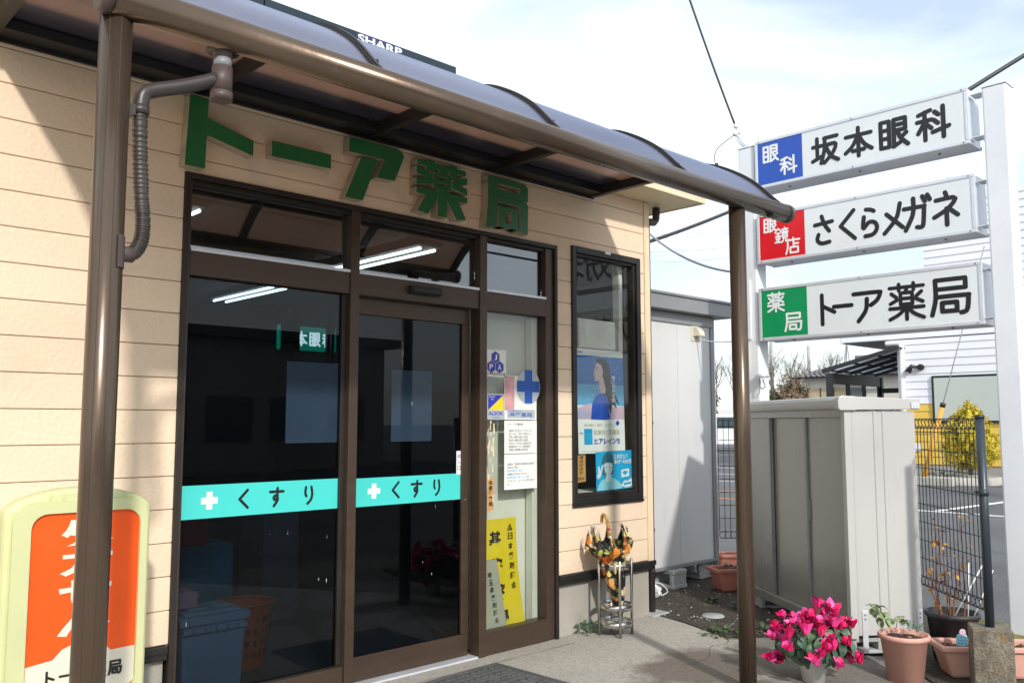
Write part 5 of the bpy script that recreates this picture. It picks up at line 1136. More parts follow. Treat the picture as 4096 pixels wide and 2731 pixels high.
# ================================================================ SIGN TOWER
stw = thing('sign_tower', 'white two post sign tower carrying three long lit box signs', 'sign tower', (6.55, 2.95, 0))
for y0, y1, top in ((1.875, 2.030, 3.765), (3.835, 3.990, 3.775)):
    p_ = B(6.47, 6.625, y0, y1, 0.0, top).build('post', 'post_white', stw, bevel=0.012)
    B(6.465, 6.63, y0 - 0.005, y1 + 0.005, top, top + 0.008).build('post_cap', 'post_white', p_, bevel=0.002)
def boxsign(z0, z1, lab, colr, icon, word, boxes, y0=2.105, y1=3.815):
    t = thing('box_sign', lab, 'sign', (6.45, 2.96, z0), 0, 'three box signs on the sign tower')
    XF, XB = 6.452, 6.70; y0 = boxes['y0']
    m_ = MB().box(XF + 0.006, XB - 0.006, y0 + 0.008, y1 - 0.008, z0 + 0.006, z1 - 0.006); m_.build('casing', 'alu', t)
    fr = MB(); w_ = 0.026
    for a, b, c, d in ((y0, y1, z0, z0 + w_), (y0, y1, z1 - w_, z1), (y0, y0 + w_, z0 + w_, z1 - w_), (y1 - w_, y1, z0 + w_, z1 - w_)): fr.box(XF - 0.004, XF + 0.0055, a, b, c, d)
    fr.build('front_frame', 'alu', t, bevel=0.003)
    for yy in (y0 + 0.04, (y0 + y1) / 2, y1 - 0.04):
        for zz in (z0 + 0.013, z1 - 0.013): m_ = MB(); m_.tube([(XF - 0.004, yy, zz), (XF - 0.007, yy, zz)], 0.006, 8); m_.build('screw', 'shed_trim', t)
    for yy in (y0 + 0.25, (y0 + y1) / 2, y1 - 0.25): m_ = MB(); m_.tube([(6.57, yy, z0 + 0.006), (6.57, yy, z0 - 0.004)], 0.010, 8); m_.build('drain_hole', 'shed_trim', t)
    fb = MB()
    for a, b, c, d in ((y0, y1, z0, z0 + w_), (y0, y1, z1 - w_, z1)): fb.box(XB - 0.0055, XB + 0.004, a, b, c, d)
    fb.build('rear_frame', 'alu', t, bevel=0.003)
    B(XF + 0.001, XF + 0.0058, y0 + w_, y1 - w_, z0 + w_, z1 - w_).build('face', 'sign_white', t)
    fn = plane_yz(XF + 0.001); ul, ur = -(y1 - w_), -(y1 - 0.432)
    m_ = MB(); m_.add([fn(ul, z0 + w_, 0.0005), fn(ur, z0 + w_, 0.0005), fn(ur, z1 - w_, 0.0005), fn(ul, z1 - w_, 0.0005)], [(0, 1, 2, 3)]); m_.build('colour_field', colr, t)
    for ch, (u, v, s, lw) in zip(icon, boxes['icon']): m_ = MB(); glyph(m_, ch, ul + u, z0 + v, s, s * boxes.get('asp', 1.0), lw, fn, d0=0.0009); m_.build('icon_character', 'print_white', t)
    for ch, (u, v, sw, sh_, lw) in zip(word, boxes['word']): m_ = MB(); glyph(m_, ch, ul + u, z0 + v, sw, sh_, lw, fn, d0=0.0006); m_.build('character', 'print_black', t)
    for z in (z0 + 0.05, z1 - 0.05):
        for ya, yb in ((2.030, y0 - 0.0005), (y1 + 0.0005, 3.835)):
            m_ = MB().box(6.49, 6.60, ya + 0.001, yb - 0.001, z - 0.006, z); m_.box(6.49, 6.60, ya + 0.001, ya + 0.007, z - 0.045, z - 0.0062); m_.build('bracket', 'post_white', t, bevel=0.001)
    return t
boxsign(3.385, 3.796, 'topmost box sign with blue square and 坂本眼科', 'sign_blue', '眼科', '坂本眼科',
        dict(y0=2.115, icon=[(0.045, 0.205, 0.150, 0.0185), (0.205, 0.075, 0.150, 0.0185)], word=[(0.49, 0.085, 0.225, 0.235, 0.0335), (0.76, 0.085, 0.225, 0.235, 0.0335), (1.03, 0.085, 0.225, 0.235, 0.0335), (1.31, 0.085, 0.235, 0.24, 0.0335)]))
boxsign(2.745, 3.165, 'middle box sign with red square and さくらメガネ', 'sign_red', '眼鏡店', 'さくらメガネ',
        dict(y0=2.098, icon=[(0.035, 0.250, 0.125, 0.016), (0.140, 0.150, 0.125, 0.013), (0.235, 0.048, 0.130, 0.0155)], word=[(0.475, 0.08, 0.185, 0.235, 0.0335), (0.655, 0.085, 0.215, 0.235, 0.0335), (0.845, 0.085, 0.175, 0.225, 0.0335), (1.02, 0.075, 0.195, 0.24, 0.0335), (1.185, 0.075, 0.205, 0.255, 0.0335), (1.395, 0.08, 0.195, 0.245, 0.0335)]))
boxsign(2.097, 2.538, 'lowest box sign with green square and トーア薬局', 'sign_green', '薬局', 'トーア薬局',
        dict(y0=2.080, icon=[(0.055, 0.235, 0.155, 0.0175), (0.205, 0.060, 0.155, 0.0185)], word=[(0.46, 0.085, 0.20, 0.25, 0.0335), (0.615, 0.095, 0.17, 0.25, 0.0335), (0.77, 0.085, 0.245, 0.25, 0.0335), (1.055, 0.080, 0.265, 0.265, 0.028), (1.355, 0.080, 0.275, 0.275, 0.0335)]))
# cable fittings on the left post
m_ = MB().box(6.452, 6.4695, 3.895, 3.925, 2.12, 2.62); tag(m_.build('cable_duct', 'post_white', loc=(6.46, 3.91, 2.12), bevel=0.003), 'slim white cable duct on the left sign post beside the lowest sign', 'duct')
m_ = MB().box(6.43, 6.4695, 3.93, 3.985, 1.85, 2.20); tag(m_.build('switch_box', 'ivory_box', loc=(6.45, 3.955, 1.85), bevel=0.004), 'ivory switch box on the left sign post behind the right canopy post', 'box')
fl = thing('spotlight', 'small floodlight with looped cable on the left sign post below the signs', 'lamp', (6.47, 3.80, 1.80))
B(6.40, 6.4695, 3.80, 3.836, 1.81, 1.83).build('arm', 'post_white', fl); m_ = MB(); m_.lathe([(0, 1.785), (0.05, 1.79), (0.06, 1.815), (0.0, 1.822)], (6.40, 3.77, 0), 18); m_.build('head', 'alu', fl)
m_ = MB(); m_.tube(catmull([(6.46, 3.83, 1.81), (6.44, 3.82, 1.74), (6.42, 3.79, 1.70), (6.44, 3.77, 1.72), (6.455, 3.80, 1.78)], 6), 0.005, 6); m_.build('cable', 'wire_grey', fl)
tag(MB().box(6.36, 6.78, 1.55, 2.35, 0.0, 0.03).build('kerb_footing', 'lichen', loc=(6.55, 2.0, 0.0), bevel=0.01), 'mossy concrete footing at the foot of the right sign post', 'footing')

# ================================================================ CABLES
def cable(lab, a, b, sag, r_, mat='wire', n=14, twist=False):
    a, b = Vector(a), Vector(b); pts = []
    for i in range(n + 1):
        t = i / n; p = a.lerp(b, t); p.z -= sag * 4 * t * (1 - t); pts.append(p)
    return tag(MB().tube(pts, r_, 6).build('overhead_cable', mat, loc=tuple(a)), lab, 'cable')
ins = Vector((7.20, 4.45, 4.26))
cable('black service cable dropping from the top of the picture to the insulator above the signs', (6.72, 4.72, 5.75), ins, 0.03, 0.011)
io = thing('insulator', 'cluster of white insulators and wire loops above the left sign post', 'insulator', tuple(ins))
for k, (dx, dz) in enumerate(((0, 0.02), (0.03, -0.03), (-0.02, -0.06))):
    m_ = MB(); m_.lathe([(0, 0.03), (0.02, 0.025), (0.028, 0.0), (0.02, -0.02), (0, -0.025)], (ins.x + dx, ins.y, ins.z + dz), 12); m_.build('bell', 'print_white', io)
for k, e in enumerate(((6.53, 3.90, 3.79), (6.55, 3.93, 3.78), (6.58, 3.95, 3.78))):
    m_ = MB(); m_.tube(catmull([tuple(ins - Vector((0, 0, 0.06))), (ins.x - 0.25 - 0.05 * k, ins.y - 0.22, ins.z - 0.26), e], 6), 0.004, 5); m_.build('drop_wire', 'wire_grey', io)
m_ = MB(); m_.tube(catmull([tuple(ins - Vector((0, 0, 0.05))), (7.10, 4.62, 4.05), (7.08, 4.60, 3.85), (6.95, 4.45, 3.65), (6.62, 3.98, 3.55)], 6), 0.004, 5); m_.build('drop_wire', 'wire', io)
m_ = MB(); m_.tube([(7.085, 4.605, 3.92), (7.07, 4.59, 3.78)], 0.016, 8); m_.build('connector', 'wire', io)
cable('thick black cable leaving the top right sign corner up to the right', (8.2, 2.95, 4.30), (9.6, 1.5, 5.55), 0.0, 0.022)
cable('thick black cable rising from the corner downpipe behind the right canopy post', (7.45, 5.84, 3.36), (9.58, 5.79, 4.18), 0.02, 0.022)
cable('grey sagging cable from the corner downpipe to the left sign post', (7.44, 5.82, 3.57), (6.50, 3.98, 2.70), 0.12, 0.011, 'wire_grey')
FW0 = [(30.83, 25.02, 10.03), (30.84, 25.03, 9.86), (30.88, 25.07, 9.27), (30.91, 25.11, 8.77)]; FW1 = [(39.23, 22.44, 11.40), (39.24, 22.45, 11.25), (39.28, 22.50, 10.52), (39.32, 22.53, 10.01)]
for k in range(4):
    cable(['thin uppermost far wire crossing the gap left of the sign tower', 'thin second far wire crossing the gap left of the sign tower', 'thin third far wire crossing the gap left of the sign tower', 'thin lowest far wire crossing the gap left of the sign tower'][k], FW0[k], FW1[k], 0.15, 0.010, 'wire_grey')
cable('pale cable from the shed vent to the sign post', (6.66, 4.58, 2.19), (6.50, 3.99, 2.13), 0.03, 0.006, 'wire_white')

# ================================================================ MESH FENCE
def fence(lab, P0, ang, ln, z0, z1, posts, nm='mesh_fence'):
    t = thing(nm, lab, 'fence', (P0[0], P0[1], 0), ang)
    m_ = MB(); n = int(ln / 0.05)
    for i in range(n + 1): m_.tube([(i * 0.05 + 0.03, 0, z0 + 0.06), (i * 0.05 + 0.03, 0, z1 - 0.06)], 0.0030, 4, cap=False)
    k = 0; z = z0 + 0.06
    while z < z1 - 0.03: m_.tube([(0.03, 0.004, z), (ln, 0.004, z)], 0.0030, 4, cap=False); z += 0.1175
    tag(m_.build('wire_mesh', 'fence_green', t), kind='stuff')
    for zc in (z0 + 0.03, z1 - 0.03):
        m_ = MB()
        for i in range(n):
            c_ = (i * 0.05 + 0.055, 0, zc); m_.tube([(c_[0] + 0.031 * math.cos(2 * math.pi * q / 9), 0.012 * math.sin(2 * math.pi * q / 9 + 1), c_[2] + 0.031 * math.sin(2 * math.pi * q / 9)) for q in range(9)], 0.0030, 4, closed=True)
        for dz in (-0.03, 0.03): m_.tube([(0.03, 0, zc + dz), (ln, 0, zc + dz)], 0.0030, 4, cap=False)
        tag(m_.build('looped_edge', 'fence_green', t), kind='stuff')
    for x, zb in posts:
        m_ = MB(); m_.tube([(x, 0.0, zb), (x, 0.0, z1 + 0.0)], 0.0245, 20); p_ = m_.build('post', 'post_slate', t)
        m_ = MB(); m_.tube([(x, 0, z1), (x, 0, z1 + 0.018), (x, 0, z1 + 0.022)], [0.027, 0.027, 0.02], 20); m_.build('post_cap', 'post_slate', p_)
        m_ = MB(); m_.tube([(x, 0, (zb + z1) / 2 + 0.15), (x, 0, (zb + z1) / 2 + 0.185)], 0.0285, 20); m_.box(x + 0.02, x + 0.045, -0.03, 0.03, (zb + z1) / 2 + 0.16, (zb + z1) / 2 + 0.175); m_.build('clamp', 'post_slate', p_)
    return t
fence('dark mesh fence running back behind the cabinet from the mossy block', (5.385, 1.788), R(45), 2.98, 0.36, 1.445, [(0, 0.27), (1.62, 0.0), (2.98, 0.0)])
fence('short far stretch of dark mesh fence between shed and right canopy post', (7.49, 3.895), R(135), 0.87, 0.38, 1.445, [])
bk_ = MB().box(-0.102, 0.102, -0.102, 0.102, 0.0, 0.352); tag(bk_.build('fence_block', 'old_block', loc=(5.385, 1.788, -0.070), local=True, rotz=R(26), bevel=0.008), 'mossy weathered concrete block holding the near fence post', 'block')

# ================================================================ POTS AND PLANTS
def pot(nm, lab, c, r0, r1, h, mat, cat='pot', lip=0.012, soil=True):
    t = thing(nm, lab, cat, c); m_ = MB()
    m_.lathe([(0, 0.0), (r0, 0.0), (r0 + (r1 - r0) * 0.9, h * 0.90), (r1 + lip, h * 0.905), (r1 + lip + 0.002, h * 0.97), (r1 + lip - 0.004, h), (r1 - 0.004, h), (r1 - 0.010, h * 0.88), (0, h * 0.86)], c, 40)
    m_.build('shell', mat, t)
    if soil:
        m_ = MB(); n = 18; vs = [(c[0], c[1], c[2] + h * 0.90)]; rnd = random.Random(int(r1 * 1000))
        for rr in (0.35, 0.7, 1.0):
            for k in range(n): a = 2 * math.pi * k / n; vs.append((c[0] + (r1 - 0.010) * rr * math.cos(a), c[1] + (r1 - 0.010) * rr * math.sin(a), c[2] + h * 0.89 + rnd.uniform(-0.012, 0.012)))
        fs = [(0, 1 + k, 1 + (k + 1) % n) for k in range(n)]
        for q in range(2):
            for k in range(n): fs.append((1 + q * n + k, 1 + (q + 1) * n + k, 1 + (q + 1) * n + (k + 1) % n, 1 + q * n + (k + 1) % n))
        m_.add(vs, fs); m_.build('soil', 'soil', t)
    return t
# cyclamen
CY = (4.595, 2.44, 0.008)
wp = pot('flower_pot', 'small white plastic pot under the pink cyclamen', CY, 0.060, 0.080, 0.130, 'pot_white', soil=False)
cyc = thing('cyclamen', 'pink cyclamen in full bloom in the white pot', 'plant', (CY[0], CY[1], 0.140))
rnd = random.Random(21)
lm = [leafmesh('leaf', 'leaf_cyclamen', 0.070, 0.066, 0.34, True), leafmesh('leaf', 'leaf_cyclamen_pale', 0.060, 0.056, 0.40, True), leafmesh('leaf', 'leaf_cyclamen', 0.082, 0.074, 0.28, True)]
for k in range(165):
    a = rnd.uniform(0, 6.28); u = rnd.uniform(-0.45, 0.95); rr = 0.168 * math.sqrt(max(0.02, 1 - (u * 0.8) ** 2)) * rnd.uniform(0.60, 1.12)
    p = (rr * math.cos(a), rr * math.sin(a), 0.085 + 0.105 * u)
    inst(lm[0 if rnd.random() < 0.5 else (2 if u < 0.2 else 1)], 'leaf', cyc, p, (-0.35 - 0.75 * (1 - max(u, -0.5)) + rnd.uniform(-0.35, 0.35), rnd.uniform(-0.45, 0.45), a - math.pi / 2 + rnd.uniform(-0.6, 0.6)), rnd.uniform(0.7, 1.1))
def flower(seed, m1):
    rnd = random.Random(seed); m_ = MB()
    for k in range(5):
        a0 = 2 * math.pi * k / 5 + rnd.uniform(-0.25, 0.25); vs = []; L_ = 0.054 * rnd.uniform(0.85, 1.15); sp_ = rnd.uniform(0.12, 0.75); cv = rnd.uniform(0.2, 0.5); NI = 8
        for i in range(NI + 1):
            t = i / NI; w_ = 0.0215 * (math.sin(math.pi * min(1, 0.14 + t * 0.86)) ** 0.55) * (0.65 + 0.5 * t); r_ = 0.006 + L_ * sp_ * t ** 1.6; z = L_ * (t - cv * sp_ * t * t) - 0.006
            tw = a0 + 0.55 * t
            for s in (-1, -0.5, 0, 0.5, 1):
                cup = 0.006 * (1 - s * s) * math.sin(math.pi * t) + 0.0015 * math.sin(9 * t + 5 * s); vs.append(((r_ + cup) * math.cos(tw) - s * w_ * math.sin(tw), (r_ + cup) * math.sin(tw) + s * w_ * math.cos(tw), z - 0.004 * s * s * t))
        fs = [(5 * i + j, 5 * i + j + 1, 5 * i + j + 6, 5 * i + j + 5) for i in range(NI) for j in range(4)]
        m_.add(vs, fs, m1 if k < 3 else (m1 + 1) % 3, True)
    m_.lathe([(0.0, -0.016), (0.008, -0.010), (0.0075, 0.002)], (0, 0, 0), 8, 2)
    me = bpy.data.meshes.new('flower'); me.from_pydata(m_.v, [], m_.f)
    for q in ('petal', 'petal_light', 'petal_deep'): me.materials.append(M[q])
    me.polygons.foreach_set('material_index', m_.m); me.polygons.foreach_set('use_smooth', m_.sm); return me
fm = [flower(s, s % 3) for s in range(6)]
stm = MB(); fl_pos = []
for k in range(66):
    if k < 46:
        a = rnd.uniform(0, 6.28); r_ = 0.235 * math.sqrt(rnd.random()); z = 0.275 - 0.55 * r_ + rnd.uniform(-0.07, 0.03)
    else:
        a = rnd.uniform(2.2, 6.4); r_ = rnd.uniform(0.16, 0.25); z = rnd.uniform(-0.03, 0.14)
    fl_pos.append((r_ * math.cos(a), r_ * math.sin(a), z))
for x, y, z in fl_pos:
    inst(rnd.choice(fm), 'flower', cyc, (x, y, z), (rnd.uniform(-0.6, 0.6), rnd.uniform(-0.6, 0.6), rnd.uniform(0, 6.28)), rnd.uniform(0.85, 1.25))
    stm.tube(catmull([(0.3 * x, 0.3 * y, 0.05), (0.75 * x, 0.75 * y, z * 0.6 + 0.03), (x, y, z - 0.012)], 4), 0.0022, 4, cap=False)
stm.build('stems', 'twig_red', cyc, local=True)
# terracotta round pot with ivy
TP = (5.085, 2.145, gz(5.085, 2.145) + 0.004)
pot('flower_pot', 'round pale terracotta pot with ivy and small succulents', TP, 0.092, 0.128, 0.275, 'terracotta', lip=0.010)
iv = thing('ivy', 'variegated ivy sprig rising from the back of the round pot', 'plant', (TP[0] - 0.02, TP[1] + 0.03, 0.25)); rnd = random.Random(31)
ivm = leafmesh('leaf', 'leaf_ivy', 0.056, 0.056, 0.2, True)
stp = [(0.03, 0.04, 0.0), (0.0, 0.07, 0.06), (-0.05, 0.095, 0.115), (-0.075, 0.105, 0.105)]
m_ = MB(); m_.tube(catmull(stp, 5), 0.0025, 5); m_.tube(catmull([(0.04, 0.02, 0), (0.03, 0.0, 0.06), (0.05, -0.03, 0.075)], 5), 0.002, 5); m_.build('stem', 'twig_red', iv, local=True)
for k in range(22):
    p = random.Random(k).choice([stp[1], stp[2], stp[3], (0.03, 0.0, 0.07), (-0.01, 0.06, 0.08)]); inst(ivm, 'leaf', iv, (p[0] + rnd.uniform(-0.03, 0.03), p[1] + rnd.uniform(-0.03, 0.03), p[2] + rnd.uniform(-0.03, 0.02)), (rnd.uniform(-1.2, 0.3), rnd.uniform(-0.5, 0.5), rnd.uniform(0, 6.28)), rnd.uniform(0.7, 1.1))
tuft('succulent', 'low green succulent patch in the right of the round pot', (TP[0] + 0.01, TP[1] - 0.055, 0.255), 60, 0.028, 'leaf_sedum', 0.058, 0.035, seed=12, aspect=0.35)
# rectangular planter
rp2 = thing('planter', 'long pink rectangular planter partly hidden by the mossy fence block', 'planter', (5.665, 1.885, gz(5.665, 1.885) + 0.016), R(-48))
def trough(t, L_, W_, H_, mat, soilm='soil'):
    m_ = MB(); k = 0.86
    b0 = [(-L_ / 2 * k, -W_ / 2 * k), (L_ / 2 * k, -W_ / 2 * k), (L_ / 2 * k, W_ / 2 * k), (-L_ / 2 * k, W_ / 2 * k)]; b1 = [(-L_ / 2, -W_ / 2), (L_ / 2, -W_ / 2), (L_ / 2, W_ / 2), (-L_ / 2, W_ / 2)]
    m_.add([(*p, 0) for p in b0] + [(*p, H_ * 0.86) for p in b1], [(0, 3, 2, 1)] + [(i, (i + 1) % 4, 4 + (i + 1) % 4, 4 + i) for i in range(4)]); m_.build('trough', mat, t, bevel=0.018)
    m_ = MB(); o = [(x * 1.0 + (0.022 if x > 0 else -0.022), y + (0.022 if y > 0 else -0.022)) for x, y in b1]; n_ = [(x - (0.008 if x > 0 else -0.008), y - (0.008 if y > 0 else -0.008)) for x, y in b1]
    zt, zb = H_, H_ * 0.86
    m_.add([(*p, zt) for p in o] + [(*p, zt) for p in n_] + [(*p, zb) for p in o] + [(*p, zb - 0.04) for p in n_], [(i, (i + 1) % 4, 4 + (i + 1) % 4, 4 + i) for i in range(4)] + [(8 + i, 8 + (i + 1) % 4, (i + 1) % 4, i) for i in range(4)] + [(4 + i, 4 + (i + 1) % 4, 12 + (i + 1) % 4, 12 + i) for i in range(4)]); m_.build('rim', mat, t, bevel=0.008)
    m_ = MB(); nx = 16; ny = 6; rnd = random.Random(9); vs = [(-L_ / 2 + 0.01 + (L_ - 0.02) * i / nx, -W_ / 2 + 0.01 + (W_ - 0.02) * j / ny, H_ * 0.86 - 0.005 + rnd.uniform(-0.01, 0.012)) for j in range(ny + 1) for i in range(nx + 1)]
    m_.add(vs, [(j * (nx + 1) + i, j * (nx + 1) + i + 1, (j + 1) * (nx + 1) + i + 1, (j + 1) * (nx + 1) + i) for j in range(ny) for i in range(nx)]); m_.build('soil', soilm, t)
trough(rp2, 0.60, 0.20, 0.185, 'terracotta')
m_ = MB(); rnd = random.Random(14)
for k in range(500):
    x, y = rnd.uniform(-0.28, 0.28), rnd.uniform(-0.085, 0.085); a = rnd.uniform(0, 6.28); l_ = rnd.uniform(0.006, 0.02); z = 0.165 + rnd.uniform(0, 0.01)
    m_.add([(x, y, z), (x + l_ * math.cos(a), y + l_ * math.sin(a), z + rnd.uniform(-.003, .005)), (x + l_ * math.cos(a) + 0.003, y + l_ * math.sin(a) + 0.003, z)], [(0, 1, 2)])
tag(m_.build('bark_mulch', 'amber', rp2), kind='stuff')
pg = thing('plant_tag', 'blue speckled plant label with round pink head stuck in the pink planter', 'label', (5.545, 2.00, 0.115), R(-40))
m_ = MB(); m_.prism(blob([(-0.032, 0.0), (-0.034, 0.045), (-0.015, 0.065), (0.03, 0.06), (0.034, 0.0)], 3), lambda u, v, d: (u, -d, v), -0.001, 0.001); m_.build('body', 'poster_shirt', pg)
m_ = MB(); m_.prism([(0.006 + 0.02 * math.cos(R(30 * k)), 0.075 + 0.02 * math.sin(R(30 * k))) for k in range(12)], lambda u, v, d: (u, -d, v), 0.001, 0.003); m_.build('head', 'poster_horizon', pg)
for k in range(9): m_ = MB(); x, z = -0.025 + 0.018 * (k % 3) + 0.003 * k, 0.01 + 0.016 * (k // 3); m_.prism([(x, z), (x + 0.008, z), (x + 0.006, z + 0.008)], lambda u, v, d: (u, -d, v), 0.001, 0.0018); m_.build('speck', 'navy', pg)
# black pot with shrub and stakes
BP = (5.76, 2.125, -0.03)
pot('flower_pot', 'black plastic pot with a twiggy shrub behind the pink planter', BP, 0.115, 0.150, 0.29, 'black_plastic', lip=0.006)
sb_ = thing('shrub', 'bare twiggy shrub with a few yellow and red leaves in the black pot', 'plant', (BP[0], BP[1], 0.225)); rnd = random.Random(17)
m_ = MB(); tips = []
for k in range(9):
    a = rnd.uniform(0, 6.28); p = Vector((0.07 * math.cos(a), 0.07 * math.sin(a), 0)); pts = [p]; dv = Vector((0.12 * math.cos(a) + rnd.uniform(-0.15, 0.15), 0.12 * math.sin(a) + rnd.uniform(-0.15, 0.15), 1)).normalized(); hgt = rnd.uniform(0.22, 0.66)
    for q in range(6):
        dv = (dv + Vector((rnd.uniform(-1, 1), rnd.uniform(-1, 1), 0.3)) * 0.16).normalized(); pts.append(pts[-1] + dv * hgt / 6); tips.append(pts[-1])
        if q > 1 and rnd.random() < 0.6:
            e = pts[-1] + Vector((rnd.uniform(-1, 1), rnd.uniform(-1, 1), rnd.uniform(0, 1))).normalized() * 0.10; m_.tube([pts[-1], e], [0.0018, 0.0008], 4, cap=False); tips.append(e)
    m_.tube(pts, [0.005 - 0.0006 * i for i in range(7)], 5, cap=False)
m_.build('branches', 'twig_red', sb_, local=True)
lms = [leafmesh('leaf', 'leaf_autumn', 0.045, 0.030, 0.2), leafmesh('leaf', 'leaf_autumn', 0.038, 0.022, 0.2), leafmesh('leaf', 'leaf_red', 0.035, 0.02, 0.2)]
for k in range(36):
    p = rnd.choice(tips); inst(rnd.choice(lms), 'leaf', sb_, (p.x + rnd.uniform(-.015, .015), p.y + rnd.uniform(-.015, .015), p.z + rnd.uniform(-.015, .015)), (rnd.uniform(-1.4, 0.6), rnd.uniform(-0.8, 0.8), rnd.uniform(0, 6.28)), rnd.uniform(0.6, 1.2))
for lab, a, b in (('leftmost white plant stake in the black pot', (5.77, 2.04, 0.20), (5.80, 2.03, 0.56)), ('middle white plant stake leaning right in the black pot', (5.72, 2.12, 0.20), (5.85, 1.93, 0.62)), ('right white plant stake leaning right in the black pot', (5.80, 2.03, 0.20), (5.88, 1.92, 0.52))):
    tag(MB().tube([a, b], 0.0045, 6).build('plant_stake', 'print_white', loc=a), lab, 'stake')
# far planters by the fence
for lab, c, rz, mat in (('reddish planter left of the right canopy post before the shed corner', (6.62, 4.13, 0.012), R(-30), 'terracotta_red'), ('dark red planter behind the other planter at the fence foot', (7.30, 4.55, 0.012), R(-40), 'terracotta_red')):
    t = thing('planter', lab, 'planter', c, rz, 'red planters by the far fence'); trough(t, 0.55, 0.20, 0.19, mat)
tuft('weed', 'sparse green sprouts in the reddish planter before the shed corner', (6.55, 4.15, 0.185), 20, 0.045, 'leaf_green', 0.10, 0.03, seed=19)

# ================================================================ CLINIC ACROSS THE LOT (wall faces -X)
CX = 24.4
cl = thing('clinic_building', 'white sided clinic with yellow lower wall across the parking lot', 'building', (CX, 7.0, 0))
def ybox(nm, x0, x1, y0, y1, z0, z1, mat, par=cl, bev=0.0): return MB().box(x0, x1, y0, y1, z0, z1).build(nm, mat, par, bevel=bev)
ybox('foundation', CX + 0.02, CX + 5, -4, 10.12, 0, 0.31, 'foundation')
wl = ybox('wall', CX + 0.03, CX + 6, -4, 10.15, 0.31, 3.60, 'siding_joint')
z = 0.312; k = 0
while z < 3.72:
    mat = 'clinic_yellow' if z < 1.74 else 'clinic_white'; z2 = min(z + 0.2035, 3.72)
    MB().add([(CX - 0.004, -4, z), (CX + 0.016, -4, z2), (CX + 0.016, 10.16, z2), (CX - 0.004, 10.16, z), (CX + 0.028, -4, z), (CX + 0.028, 10.16, z)], [(0, 1, 2, 3), (0, 3, 5, 4)]).build('siding_board', mat, wl); z += 0.2035
up = ybox('upper_storey', CX + 0.01, CX + 6, -4, 11.75, 3.745, 4.55, 'siding_joint'); z = 3.745
while z < 4.5:
    MB().add([(CX - 0.014, -4, z), (CX + 0.005, -4, z + 0.2035), (CX + 0.005, 11.76, z + 0.2035), (CX - 0.014, 11.76, z), (CX + 0.0095, -4, z), (CX + 0.0095, 11.76, z)], [(0, 1, 2, 3), (0, 3, 5, 4)]).build('siding_board', 'clinic_white', up); z += 0.2035
ybox('overhang_soffit', CX + 0.0, CX + 6, 10.16, 11.75, 3.725, 3.744, 'sticker_grey'); ybox('corner_board', CX - 0.022, CX + 0.03, 11.70, 11.80, 3.72, 4.56, 'clinic_white'); ybox('overhang_side', CX + 0.03, CX + 6, 11.751, 11.80, 3.72, 4.55, 'clinic_white')
tp = ybox('tower_wall', CX + 0.35, CX + 6, -4, 9.45, 4.551, 7.6, 'siding_joint'); z = 4.552
while z < 7.5:
    MB().add([(CX + 0.320, -4, z), (CX + 0.340, -4, z + 0.2035), (CX + 0.340, 9.46, z + 0.2035), (CX + 0.320, 9.46, z), (CX + 0.349, -4, z), (CX + 0.349, 9.46, z)], [(0, 1, 2, 3), (0, 3, 5, 4)]).build('siding_board', 'clinic_white', tp); z += 0.2035
wn = ybox('window_frame', CX - 0.05, CX - 0.006, 3.6, 9.25, 1.42, 2.68, 'black_metal'); ybox('window_pane', CX - 0.056, CX - 0.0505, 3.66, 9.19, 1.48, 2.62, 'clinic_glass', wn)
m_ = MB(); m_.tube(catmull([(CX - 0.09, 10.42, 3.62), (CX - 0.09, 10.12, 3.62), (CX - 0.09, 10.03, 3.58), (CX - 0.09, 10.0, 3.48), (CX - 0.09, 10.0, 1.0)], 4), 0.075, 14); m_.build('downpipe', 'print_white', cl)
slt = thing('wall_spotlight', 'black spotlight on the white clinic wall beside the downpipe', 'lamp', (CX, 9.55, 2.9))
m_ = MB(); m_.tube([(CX, 9.52, 2.93), (CX - 0.08, 9.52, 2.93)], 0.085, 14); m_.build('base', 'black_metal', slt); m_ = MB(); m_.tube([(CX - 0.06, 9.55, 2.93), (CX - 0.14, 9.72, 2.96), (CX - 0.20, 9.80, 2.80)], [0.03, 0.06, 0.09], 12); m_.build('head', 'black_metal', slt)
sn2 = thing('small_wall_sign', 'small white panel low on the yellow clinic wall behind the mesh fence', 'sign', (CX, 9.9, 0.7)); ybox('panel', CX - 0.04, CX - 0.008, 9.62, 10.02, 0.66, 0.86, 'print_white', sn2)
# nobori banner
nb = thing('banner_flag', 'blue and white banner flag before the clinic window beside the right sign post', 'flag', (20.5, 5.15, 0))
m_ = MB(); m_.tube([(20.5, 5.28, 0), (20.5, 5.28, 2.6)], 0.012, 8); m_.build('pole', 'print_white', nb)
MB().box(20.5, 20.504, 4.75, 5.26, 1.0, 2.1).build('cloth', 'poster_cyan', nb); MB().box(20.5, 20.504, 4.75, 5.26, 2.1005, 2.5).build('cloth_top', 'print_white', nb)
m_ = MB(); text(m_, 'ic', -5.23, -5.02, 2.18, 2.36, plane_yz(20.4985), bold=0.03, mirror=True); m_.build('lettering', 'navy', nb)
m_ = MB(); m_.lathe([(0, 0.12), (0.2, 0.1), (0.2, 0), (0, 0)], (20.5, 5.28, 0), 14); m_.build('base', 'black_plastic', nb)
